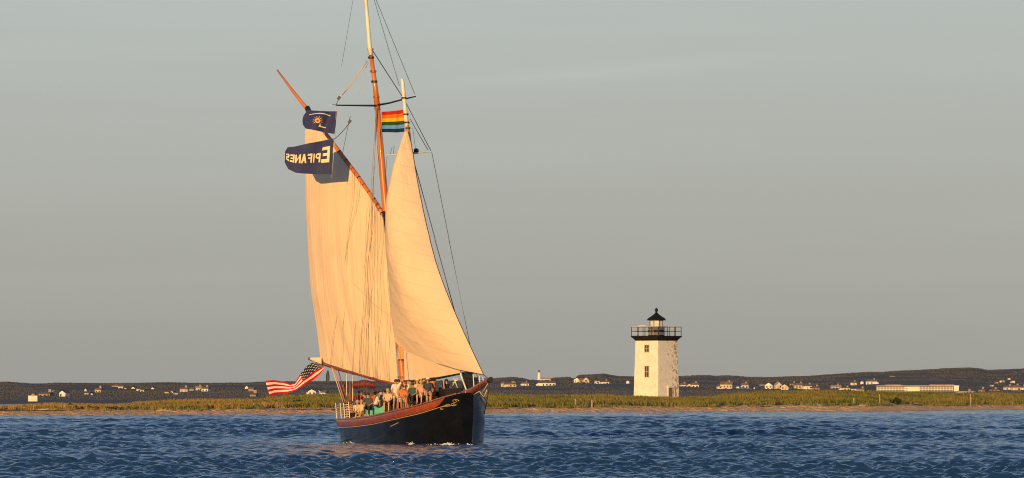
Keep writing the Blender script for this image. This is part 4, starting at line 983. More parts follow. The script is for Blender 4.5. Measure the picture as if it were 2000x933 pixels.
# jib sheet and clew
rope('jib_sheet', [P(770, 664, 318.5), P(775, 675, 318.9), P(781, 690, 319.6), P(790, 800, 319.2)], .022, M_ROPE)
# foot of luff line along the jib leech
rope('luff_line', [P(749, 428, DM - .4), P(752, 455, DM - .4), P(757, 462, DM - .45), P(757, 490, DM - .4), P(758, 510, DM - .4)], .03, M_BLK)
# main sheet and quarter tackle
for (x0, y0, x1, y1, r_, m_) in ((648, 716, 672, 790, .03, M_ROPE), (652, 718, 676, 790, .03, mat('orange_line', (.55, .2, .08), .8)), (677, 724, 676, 800, .022, M_WP), (689, 727, 689, 800, .026, M_WP), (660, 720, 682, 800, .03, M_RB)):
    rope('main_sheet', seg(x0, y0, 328.6, x1, y1, 329.5 - (x1 - 650) * .03, 2), r_, m_)
for x in (672, 684):
    h = SM(); h.tube([P(x, 745, 329), P(x + 1, 812, 329)], .07, 8); h.build('boom_crutch', M_RB, ship)
pn = SM(); pn.tube([P(640.5, 722, 329.3), P(640, 732, 329.3), P(640, 743, 329.3)], [.03, .11, .10], 6); pn.build('hanging_bucket', M_BLK, ship)
# stowed awning under the boom
aw = SM(); aw.grid(lambda u, v: P(lerp(689, 733, u), lerp(744, 757, v) + 3 * math.sin(PI * u) * (v - 1) + .8 * math.sin(9 * u), 327.8 - u * 1.2) + Vector((0, -.5 * math.sin(PI * v), 0)), 20, 8); aw.build('folded_awning', mat('maroon_canvas', (.20, .035, .03), .85, (.12, .02, .02), scale=4, bump=.4), ship, True)
# bowsprit gear
rope('bobstay', [P(956, 745, 311.4), P(952, 775, 312.6), P(946, 806, 314.2)], .03, M_TAR); rope('bobstay', [P(953, 748, 311.6), P(934, 778, 313.4)], .018, M_ROPE)
rope('anchor_chain', [P(925, 770, 314.4), P(931, 766, 314), P(937, 763, 313.4), P(941, 770, 313.1), P(946, 774, 312.8), P(951, 760, 312.3)], .03, M_ROPE)
rope('bow_line', [P(909.5, 763, 314.8), P(910, 778, 314.7), P(910.5, 792, 314.7)], .022, M_ROPE)
for (x0, y0, x1, y1) in ((899, 722, 943, 731), (905, 735, 950, 738)):
    rope('lifeline', seg(x0, y0, 315.8, x1, y1, 312.2, 2), .02, M_WIRE)
for x, y0 in ((924, 729), (936, 733), (943, 735)):
    h = SM(); h.tube([P(x, y0, 314 - (x - 924) * .07), P(x + 2, 757 - (x - 924) * .35, 314 - (x - 924) * .07)], .03, 6); h.build('pulpit_stanchion', M_WP, ship)
for x, y, w_, h_ in ((914, 742, .55, .95), (925, 746, .35, .6)):
    h = SM(); h.box(P(x, y, 316.4), (w_, .4, h_), R(20)); h.build('windlass_post', M_BLK, ship)
# trunk cabin, and a dark filler box forward
cbn = SM()
def cab(a0, a1, hw, z0_, z1_):
    c8 = [S(a, b, z) for z in (z0_, z1_) for a, b in ((a0, -hw), (a0, hw), (a1, hw), (a1, -hw))]
    for q in ((0, 1, 2, 3), (4, 7, 6, 5), (0, 4, 5, 1), (1, 5, 6, 2), (2, 6, 7, 3), (3, 7, 4, 0)): cbn.face(*[c8[k] for k in q])
cab(-14.2, -10.6, 1.25, 1.0, 1.72); cab(-9.3, -5.6, 1.2, 1.3, 2.42); cbn.build('trunk_cabin', mat('cabin_teak', (.26, .11, .05), .5, (.18, .07, .035), scale=3), ship)
cbn = SM(); cab(-2.6, -1.6, .55, 2.3, 3.15); cbn.build('fore_dark_box', mat('dark_box_black', (.010, .009, .010), .6), ship)  # black box added to fill the dark area under the staysail
# stern lifelines
post_a = [(-17.2, .0), (-17.2, 1.15), (-16.6, 1.62), (-15.6, 1.86), (-14.6, 2.0), (-13.4, 2.12), (-17.2, -1.15), (-16.0, -1.75), (-14.4, -2.0)]
for a, b in post_a:
    zs = fSH(a); h = SM(); h.tube([S(a - .5 * (a < -16.4), b, zs), S(a - .5 * (a < -16.4), b, zs + 1.0)], .028, 6); h.build('stanchion', M_WP, ship)
for dz in (.14, .28, .42, .56, .70, .84, .98):
    pts = [S(-13.4, 2.12, fSH(-13.4) + dz), S(-14.6, 2.0, fSH(-14.6) + dz), S(-15.6, 1.86, fSH(-15.6) + dz), S(-17.1, 1.62, fSH(-16.6) + dz), S(-17.7, 1.15, fSH(-17.2) + dz), S(-17.7, 0, fSH(-17.2) + dz), S(-17.7, -1.15, fSH(-17.2) + dz), S(-16, -1.75, fSH(-16) + dz), S(-14.4, -2, fSH(-14.4) + dz)]
    rope('lifeline', pts, .022 if dz < .9 else .032, M_ROPE if dz < .9 else M_RB)
# amidships fore shrouds seen under the staysail
for k, (x0, x1) in enumerate(((861, 867), (866, 869))):
    rope('fore_rigging', seg(x0, 741, 317.6, x1, 775, 317.4, 2), .03, M_ROPE if k else M_RB)
for (x0, y0, x1, y1) in ((886, 737, 896, 762), (892, 737, 884, 752), (895, 740, 884, 747)):
    rope('fore_rigging', seg(x0, y0, 316.4, x1, y1, 316.6, 2), .03, M_WP)

# ------------------------------------------------------------------ flags
def uvmat(name, build):
    m = bpy.data.materials.new(name); m.use_nodes = True; t = m.node_tree; b = t.nodes['Principled BSDF']; b.inputs['Roughness'].default_value = .8; b.inputs['Specular IOR Level'].default_value = .2
    uv = t.nodes.new('ShaderNodeTexCoord'); s_ = t.nodes.new('ShaderNodeSeparateXYZ'); t.links.new(uv.outputs['UV'], s_.inputs[0])
    col = build(t, s_.outputs['X'], s_.outputs['Y']); t.links.new(col, b.inputs['Base Color']); 
    tr = t.nodes.new('ShaderNodeBsdfTranslucent'); ms = t.nodes.new('ShaderNodeMixShader'); ms.inputs[0].default_value = .15
    t.links.new(col, tr.inputs[0]); t.links.new(b.outputs[0], ms.inputs[1]); t.links.new(tr.outputs[0], ms.inputs[2]); t.links.new(ms.outputs[0], t.nodes['Material Output'].inputs[0])
    return m
def nmath(t, op, a, b=None, c=None):
    n = t.nodes.new('ShaderNodeMath'); n.operation = op
    for i, v in enumerate((a, b, c)):
        if v is None: continue
        if isinstance(v, (int, float)): n.inputs[i].default_value = v
        else: t.links.new(v, n.inputs[i])
    return n.outputs[0]
def nmix(t, f, a, b):
    n = t.nodes.new('ShaderNodeMix'); n.data_type = 'RGBA'; t.links.new(f, n.inputs['Factor'])
    for k, v in (('A', a), ('B', b)):
        if isinstance(v, tuple): n.inputs[k].default_value = (*v, 1)
        else: t.links.new(v, n.inputs[k])
    return n.outputs['Result']
def flag_fn(top, bot, D0_, D1_, wav, nrip=1.4, ph=0):
    tt, tb = np.array(top), np.array(bot)
    def res(tab, u):
        L = np.concatenate([[0], np.cumsum(np.hypot(np.diff(tab[:, 0]), np.diff(tab[:, 1])))]); L /= L[-1]
        return np.interp(u, L, tab[:, 0]), np.interp(u, L, tab[:, 1])
    def fn(u, v):
        a, b = res(tt, u), res(tb, u)
        x, y = lerp(b[0], a[0], v), lerp(b[1], a[1], v)
        D = lerp(D0_, D1_, u) + wav * math.sin(u * nrip * 2 * PI + ph + v * 1.1) * min(1, u * 3)
        return P(x, y, D)
    return fn
DFg = DM - 1.0
navy = mat('navy_bunting', (.026, .034, .13), .8, (.020, .026, .10), scale=3, translucent=.08)
# u runs from hoist (0) to fly (1), v from bottom to top
def flag_obj(name, fn, nu, nv, m, label, off):
    root = empty(name, off, label, 'flag'); b = MB(off); b.grid(fn, nu, nv); b.build('cloth', m, root, True); return root, off
# upper navy flag with sun emblem
f1 = flag_fn([(658.5, 218), (640, 218), (612, 216.5), (601, 215.5)], [(653.5, 262.5), (630, 258.5), (610, 254), (597, 252), (592, 245)], DFg, DFg + .6, .22, 1.1)
f1b = lambda u, v: f1(u, v) + (P(1000 - 5.0 * math.sin(PI * v) * max(0, u - .7) / .3, 0, DFg) - P(1000, 0, DFg))
r1, o1 = flag_obj('sun_emblem_flag', f1b, 30, 16, navy, 'small navy flag with an orange sun emblem, upper of two by the gaff', P(658, 216, DFg))
def on_flag(fn, off, polys, name, m, root, lift=.035):
    b = MB(off)
    for poly in polys:
        pts = []
        for (u, v) in poly:
            p = fn(u, v); e1 = fn(min(u + .02, 1), v) - fn(max(u - .02, 0), v); e2 = fn(u, min(v + .02, 1)) - fn(u, max(v - .02, 0)); n = e1.cross(e2).normalized()
            if n.y > 0: n = -n
            pts.append(p + n * lift)
        b.face(*pts)
    return b.build(name, m, root)
orange = mat('emblem_orange', (.75, .30, .04), .7); cream = mat('emblem_cream', (.72, .60, .36), .7)
disc = [[(.58 + .085 * math.cos(t), .50 + .125 * math.sin(t)) for t in np.linspace(0, 2 * PI, 15)[:-1]]]
on_flag(f1b, o1, disc, 'sun_disc', orange, r1)
on_flag(f1b, o1, [[(.58 + .03 * math.cos(t), .50 + .05 * math.sin(t)) for t in np.linspace(0, 2 * PI, 9)[:-1]]], 'sun_face', mat('emblem_dark', (.12, .05, .03), .7), r1, .06)
rays = []
for k in range(12):
    t = 2 * PI * k / 12 + .2; c, s_ = math.cos(t), math.sin(t)
    if s_ < -.9: continue
    r0, r1_ = 1.25, 1.9; wv = .012
    rays.append([(.58 + .085 * r0 * c - wv * s_, .50 + .125 * r0 * s_ + wv * c), (.58 + .085 * r1_ * c, .50 + .125 * r1_ * s_), (.58 + .085 * r0 * c + wv * s_, .50 + .125 * r0 * s_ - wv * c)])
on_flag(f1b, o1, rays, 'sun_ray', cream, r1)
arc = []
for k in range(10):
    t0, t1 = lerp(.2, .86, k / 10), lerp(.2, .86, (k + 1) / 10); g = lambda t: .70 + .16 * math.sin(PI * (t - .1) / .8)
    arc.append([(t0, g(t0)), (t1, g(t1)), (t1, g(t1) + .035), (t0, g(t0) + .035)])
on_flag(f1b, o1, arc, 'arched_lettering', cream, r1)
on_flag(f1b, o1, [[(.50, .22), (.28, .20), (.28, .245), (.50, .26)], [(.52, .22), (.47, .22), (.46, .33), (.50, .33)]], 'small_lettering', cream, r1)
# lower navy flag with its lettering read from behind
f2_ = flag_fn([(651.5, 271), (630, 275.5), (600, 281), (575, 287), (562, 288), (557, 296)], [(647.5, 341), (620, 341), (590, 339.5), (577, 338), (563, 331), (556, 318)], DFg, DFg + .5, .20, .9, .5)
r2, o2 = flag_obj('lettered_flag', f2_, 34, 18, navy, 'large navy flag with bold cream lettering seen reversed from behind', P(651, 272, DFg))
LET = {  # strokes on a unit cell, drawn the right way round
 'E': [[(0, 0), (.3, 0), (.3, 1), (0, 1)], [(.3, .8), (1, .8), (.92, 1), (.3, 1)], [(.3, .42), (.85, .42), (.85, .6), (.3, .6)], [(.3, 0), (1, 0), (1, .22), (.3, .22)]],
 'P': [[(0, 0), (.32, 0), (.32, 1), (0, 1)], [(.32, .8), (.8, .8), (.7, 1), (.32, 1)], [(.7, .45), (1, .55), (1, .85), (.7, 1)], [(.32, .4), (.75, .4), (.8, .58), (.32, .58)]],
 'I': [[(.2, 0), (.75, 0), (.75, 1), (.2, 1)]],
 'F': [[(0, 0), (.32, 0), (.32, 1), (0, 1)], [(.32, .78), (1, .78), (.95, 1), (.32, 1)], [(.32, .42), (.8, .42), (.8, .6), (.32, .6)]],
 'A': [[(0, 0), (.3, 0), (.62, 1), (.38, 1)], [(.7, 0), (1, 0), (.66, 1), (.4, 1)], [(.2, .22), (.8, .22), (.75, .42), (.25, .42)]],
 'N': [[(0, 0), (.28, 0), (.28, 1), (0, 1)], [(.72, 0), (1, 0), (1, 1), (.72, 1)], [(.2, 1), (0, 1), (.8, 0), (1, 0)]],
 'S': [[(.15, .8), (.95, .75), (.95, 1), (.15, 1)], [(0, .5), (.3, .5), (.3, 1), (0, .9)], [(.1, .42), (.9, .36), (.9, .58), (.1, .62)], [(.68, .1), (1, .1), (1, .5), (.68, .52)], [(.02, 0), (.9, 0), (.9, .22), (.02, .24)]],
}
# u positions from the hoist outwards, so that the word reads reversed: E is nearest the hoist
spans = [('E', .055, .215, .34, .80), ('P', .235, .335, .36, .64), ('I', .345, .39, .36, .64), ('F', .40, .495, .36, .65), ('A', .505, .61, .35, .66), ('N', .62, .73, .35, .66), ('E', .745, .835, .35, .665), ('S', .85, .94, .35, .68)]
for ch, u0, u1, v0, v1 in spans:
    on_flag(f2_, o2, [[(lerp(u0, u1, x), lerp(v0, v1, y)) for x, y in poly] for poly in LET[ch]], 'letter', cream, r2)
# striped ensign at the boom end
def us(t, u, v):
    st = nmath(t, 'FLOOR', nmath(t, 'MULTIPLY', v, 7)); odd = nmath(t, 'MODULO', st, 2)
    col = nmix(t, odd, (.58, .004, .010), (.80, .74, .72))
    incan = nmath(t, 'MULTIPLY', nmath(t, 'LESS_THAN', u, .42), nmath(t, 'GREATER_THAN', v, .4286))
    # stars: staggered rows
    row = nmath(t, 'MULTIPLY', nmath(t, 'SUBTRACT', v, .4286), 6 / .5714); ri = nmath(t, 'FLOOR', row); shift = nmath(t, 'MULTIPLY', nmath(t, 'MODULO', ri, 2), .5)
    cx = nmath(t, 'SUBTRACT', nmath(t, 'FRACT', nmath(t, 'ADD', nmath(t, 'MULTIPLY', u, 6 / .42), shift)), .5); cy = nmath(t, 'SUBTRACT', nmath(t, 'FRACT', row), .5)
    d = nmath(t, 'ADD', nmath(t, 'MULTIPLY', cx, cx), nmath(t, 'MULTIPLY', cy, cy)); star = nmath(t, 'LESS_THAN', d, .055)
    can = nmix(t, star, (.02, .022, .06), (.75, .68, .62))
    return nmix(t, incan, col, can)
fu = flag_fn([(632, 712), (618, 706), (606, 708), (597, 716), (585, 731), (576, 747), (566, 749), (553, 744), (535, 741), (518, 742)], [(634, 718), (625, 730), (612, 741), (597, 749), (580, 760), (563, 766), (548, 768), (538, 769), (527, 773)], DC - .8, DC - .4, .30, 1.6)
flag_obj('ensign', fu, 44, 20, uvmat('ensign_cloth', us), 'striped red and white flag with starry navy corner streaming from the boom end', P(632, 713, DC - .8))
def rainbow(t, u, v):
    cr_ = t.nodes.new('ShaderNodeValToRGB'); cr_.color_ramp.interpolation = 'CONSTANT'; e = cr_.color_ramp.elements
    cs = [(.010, .02, .09), (.10, .30, .62), (.02, .07, .02), (.62, .40, .02), (.62, .15, .01), (.45, .02, .01)]
    e[0].position = 0; e[0].color = (*cs[0], 1); e[1].position = 5 / 6; e[1].color = (*cs[5], 1)
    for k in range(1, 5):
        q = e.new(k / 6); q.color = (*cs[k], 1)
    t.links.new(v, cr_.inputs[0])
    return cr_.outputs[0]
fr_ = flag_fn([(790, 214.5), (775, 216.5), (760, 218), (745, 219)], [(790, 258), (775, 259.5), (760, 259), (746, 259)], DF + .2, DF + .5, .10, 1.5)
flag_obj('rainbow_flag', fr_, 24, 12, uvmat('rainbow_cloth', rainbow), 'rainbow striped flag between the two mastheads', P(790, 216, DF + .2))

# ------------------------------------------------------------------ people
SKIN = [mat('skin_light', (.55, .30, .20), .6), mat('skin_tan', (.42, .21, .13), .6), mat('skin_brown', (.20, .10, .06), .6)]
HAIR = {'black': mat('hair_black', (.012, .010, .009), .6), 'brown': mat('hair_brown', (.07, .035, .018), .6), 'blond': mat('hair_blond', (.42, .28, .12), .6), 'grey': mat('hair_grey', (.35, .33, .30), .6)}
CM = {}
def cloth(c):
    if c not in CM: CM[c] = mat('cloth_%d' % len(CM), c, .85, tuple(k * .75 for k in c), scale=5)
    return CM[c]
def skin_mesh(name, joints, edges, levels=1):
    me = bpy.data.meshes.new(name); me.from_pydata([j[0] for j in joints], edges, [])
    o = bpy.data.objects.new(name, me); COL.objects.link(o)
    sk = o.modifiers.new('s', 'SKIN'); sk.use_smooth_shade = True
    for k, j in enumerate(joints):
        v = me.skin_vertices[0].data[k]; r = j[1]; v.radius = r if isinstance(r, tuple) else (r, r); v.use_root = (k == 0)
    if levels: 
        s_ = o.modifiers.new('d', 'SUBSURF'); s_.levels = levels; s_.render_levels = levels
    dg = bpy.context.evaluated_depsgraph_get(); new = bpy.data.meshes.new_from_object(o.evaluated_get(dg)); new.name = name
    bpy.data.objects.remove(o); bpy.data.meshes.remove(me)
    return new
def pose(kind):
    """joint positions, facing -Y, feet at z=0 (seated: seat at .45)"""
    J = {}
    if kind == 'sit':
        hp = .50; J['pel'] = (0, .05, hp); J['wai'] = (0, .06, hp + .16); J['che'] = (0, .03, hp + .38); J['nek'] = (0, 0, hp + .55); J['hea'] = (0, -.03, hp + .68); J['top'] = (0, -.02, hp + .78)
        for s in (-1, 1):
            J['hip', s] = (.10 * s, .04, hp - .02); J['kne', s] = (.13 * s, -.38, hp + .0); J['ank', s] = (.12 * s, -.36, .08); J['toe', s] = (.13 * s, -.52, .035)
            J['sho', s] = (.19 * s, .03, hp + .48); J['elb', s] = (.25 * s, -.06, hp + .22); J['wri', s] = (.14 * s, -.28, hp + .12); J['han', s] = (.12 * s, -.38, hp + .09)
    else:
        hp = .90; lean = .0
        if kind == 'lean': lean = .22
        J['pel'] = (0, 0, hp); J['wai'] = (0, -.02 - lean * .3, hp + .16); J['che'] = (0, -.02 - lean * .9, hp + .38 - lean * .1); J['nek'] = (0, -.01 - lean * 1.35, hp + .55 - lean * .2); J['hea'] = (0, -.03 - lean * 1.7, hp + .68 - lean * .25); J['top'] = (0, -.02 - lean * 1.9, hp + .79 - lean * .3)
        for s in (-1, 1):
            J['hip', s] = (.09 * s, 0, hp - .04); J['kne', s] = (.11 * s, -.03 - .05 * (s > 0), .48); J['ank', s] = (.12 * s, .02 - .05 * (s > 0), .08); J['toe', s] = (.14 * s, -.13 - .05 * (s > 0), .035)
            sh = Vector((.18 * s, J['che'][1] + .01 - lean * .2, J['che'][2] + .11)); J['sho', s] = tuple(sh)
            if kind == 'up' or (kind == 'oneup' and s > 0):
                J['elb', s] = (.30 * s, sh.y - .05, sh.z + .16); J['wri', s] = (.20 * s, sh.y - .10, sh.z + .38); J['han', s] = (.17 * s, sh.y - .10, sh.z + .47)
            elif kind == 'lean':
                J['elb', s] = (.24 * s, sh.y - .10, sh.z - .26); J['wri', s] = (.20 * s, sh.y - .30, sh.z - .38); J['han', s] = (.19 * s, sh.y - .38, sh.z - .42)
            else:
                J['elb', s] = (.25 * s, sh.y + .02, sh.z - .27); J['wri', s] = (.22 * s, sh.y - .12, sh.z - .48); J['han', s] = (.21 * s, sh.y - .16, sh.z - .56)
    return J
RAD = {'pel': (.125, .10), 'wai': (.115, .085), 'che': (.145, .10), 'nek': .052, 'hea': (.078, .092), 'top': (.06, .07), 'hip': .085, 'kne': .055, 'ank': .038, 'toe': .035, 'sho': .058, 'elb': .042, 'wri': .028, 'han': .036}
def hands(J, mesh_name, body):
    """five fingers and a thumb side lobe on each hand, merged into the body mesh"""
    b = MB()
    for s in (-1, 1):
        w_, h_ = Vector(J['wri', s]), Vector(J['han', s]); d = (h_ - w_).normalized(); side = d.cross(Vector((0, 1, 0.2))).normalized(); dn = d.cross(side).normalized()
        for k, L in enumerate((.062, .075, .08, .07)):
            q = h_ + side * ((k - 1.5) * .020); b.tube([q, q + d * (L * .6), q + d * L * .95 + dn * .02], [.010, .009, .006], 5)
        q = h_ - d * .03 - side * .034 * s; b.tube([q, q + d * .035 - side * .03 * s, q + d * .06 - side * .035 * s], [.012, .010, .007], 5)
    bm = bmesh.new(); bm.from_mesh(body); me2 = bpy.data.meshes.new('h'); me2.from_pydata(b.v, [], b.f); bm.from_mesh(me2)
    # nose, ears, eyes sockets as small bumps of the same skin
    hd = Vector(J['hea'])
    for off, r in (((0, -.098, .005), .016), ((.078, 0, 0), .02), ((-.078, 0, 0), .02), ((0, -.090, -.045), .014)):
        bmesh.ops.create_icosphere(bm, subdivisions=1, radius=r, matrix=Matrix.Translation(hd + Vector(off)))
    for f in bm.faces: f.smooth = True
    bm.to_mesh(body); bm.free(); bpy.data.meshes.remove(me2)
PROTO = {}
def proto(kind):
    if kind in PROTO: return PROTO[kind]
    J = pose(kind)
    def chain(keys, extra=1.0, rad=None):
        jl, idx = [], {}
        for k in keys:
            nm = k if isinstance(k, str) else k[0]
            r = RAD[nm]; r = tuple(x * extra for x in r) if isinstance(r, tuple) else r * extra
            idx[k] = len(jl); jl.append((J[k], r))
        return jl, idx
    core = ['pel', 'wai', 'che', 'nek', 'hea', 'top']; limbs = [(n, s) for s in (-1, 1) for n in ('hip', 'kne', 'ank', 'toe', 'sho', 'elb', 'wri', 'han')]
    jl, ix = chain(core + limbs)
    for q_ in ('pel', 'wai', 'che'): jl[ix[q_]] = (jl[ix[q_]][0], tuple(x * .84 for x in jl[ix[q_]][1]))
    E = [(ix[a], ix[b]) for a, b in zip(core, core[1:])]
    for s in (-1, 1):
        E += [(ix['pel'], ix['hip', s]), (ix['hip', s], ix['kne', s]), (ix['kne', s], ix['ank', s]), (ix['ank', s], ix['toe', s]), (ix['che'], ix['sho', s]), (ix['sho', s], ix['elb', s]), (ix['elb', s], ix['wri', s]), (ix['wri', s], ix['han', s])]
    body = skin_mesh('person_body_' + kind, jl, E, 1); hands(J, 'b', body)
    # shirt, trousers (long and short)
    jl, ix = chain(['wai', 'pel', 'che'] + [(n, s) for s in (-1, 1) for n in ('sho', 'elb')], 1.38)
    nk = len(jl); jl.append((tuple(Vector(J['che']).lerp(Vector(J['nek']), .75)), .085))
    E = [(0, 1), (0, 2), (2, nk)] + [e for s in (-1, 1) for e in ((2, ix['sho', s]), (ix['sho', s], ix['elb', s]))]
    shirt = skin_mesh('shirt_' + kind, jl, E, 1)
    jl, ix = chain(['pel'] + [(n, s) for s in (-1, 1) for n in ('hip', 'kne', 'ank')], 1.2)
    E = [e for s in (-1, 1) for e in ((0, ix['hip', s]), (ix['hip', s], ix['kne', s]), (ix['kne', s], ix['ank', s]))]
    long_ = skin_mesh('trousers_' + kind, jl, E, 1)
    J2 = dict(J)
    for s in (-1, 1): J2['kne', s] = tuple(Vector(J['hip', s]).lerp(Vector(J['kne', s]), .55))
    Jb = J; J = J2
    jl = [(J2['pel'], tuple(x * 1.22 for x in RAD['pel']))] + [x for s in (-1, 1) for x in ((J2['hip', s], .103), (J2['kne', s], .088))]
    short = skin_mesh('shorts_' + kind, jl, [(0, 1), (1, 2), (0, 3), (3, 4)], 1)
    hd = Vector(Jb['hea'])
    bm = bmesh.new(); bmesh.ops.create_icosphere(bm, subdivisions=2, radius=1, matrix=Matrix.Translation(hd + Vector((0, .025, .045))) @ Matrix.Diagonal((.105, .115, .105, 1)))
    for v in list(bm.verts):
        if v.co.z < hd.z - .02 and v.co.y < hd.y + .02: bm.verts.remove(v)
    for f in bm.faces: f.smooth = True
    hair = bpy.data.meshes.new('hair_' + kind); bm.to_mesh(hair); bm.free()
    bm = bmesh.new()
    bmesh.ops.create_cone(bm, cap_ends=True, segments=16, radius1=.17, radius2=.165, depth=.015, matrix=Matrix.Translation(hd + Vector((0, -.01, .075))))
    bmesh.ops.create_cone(bm, cap_ends=True, segments=16, radius1=.108, radius2=.09, depth=.10, matrix=Matrix.Translation(hd + Vector((0, .01, .125))))
    hat = bpy.data.meshes.new('hat_' + kind); bm.to_mesh(hat); bm.free()
    PROTO[kind] = (body, shirt, long_, short, hair, hat, Jb); return PROTO[kind]
def person(px, b, kind, top, legs, label, hair='brown', skin=0, short=False, hat=None, face=0, surf='deck', scale=1.0, afro=False):
    z_of = {'deck': lambda a: deck_z(a) + .05, 'rail': lambda a: fSH(a) + .06, 'cabin': lambda a: (1.72 if a < -10 else 2.42), 'seat': lambda a: deck_z(a) + .05}[surf]
    best = min(np.linspace(-16.8, -.6, 400), key=lambda a: abs(pix(S(a, b, z_of(a)))[0] - px))
    if surf == 'rail':
        best = min(np.linspace(-16.8, -.6, 400), key=lambda a: abs(pix(S(a, fWS(a) - .08, z_of(a)))[0] - px)); b = fWS(best) - .08
    loc = S(best, b, z_of(best))
    r = empty('person', loc, label, 'person', 'people aboard the schooner', rz=R(face)); r.scale = (scale,) * 3
    body, shirt, long_, short_, hr, hat_, J = proto(kind)
    def ad(name, me, m, par=r):
        o = bpy.data.objects.new(name, me); COL.objects.link(o); o.parent = par
        if not me.materials: me.materials.append(m)
        o.material_slots[0].link = 'OBJECT'; o.material_slots[0].material = m; return o
    bo = ad('body', body, SKIN[skin]); ad('shirt', shirt, cloth(top)); ad('shorts' if short else 'trousers', short_ if short else long_, cloth(legs))
    h = ad('hair', hr, HAIR[hair])
    if afro: h.scale = (1.0, 1.0, 1.0)
    if hat: ad('hat', hat_, cloth(hat))
    return r
BK, WH, NV, RD, OG = (.015, .015, .018), (.72, .68, .62), (.02, .028, .06), (.50, .035, .02), (.62, .17, .04)
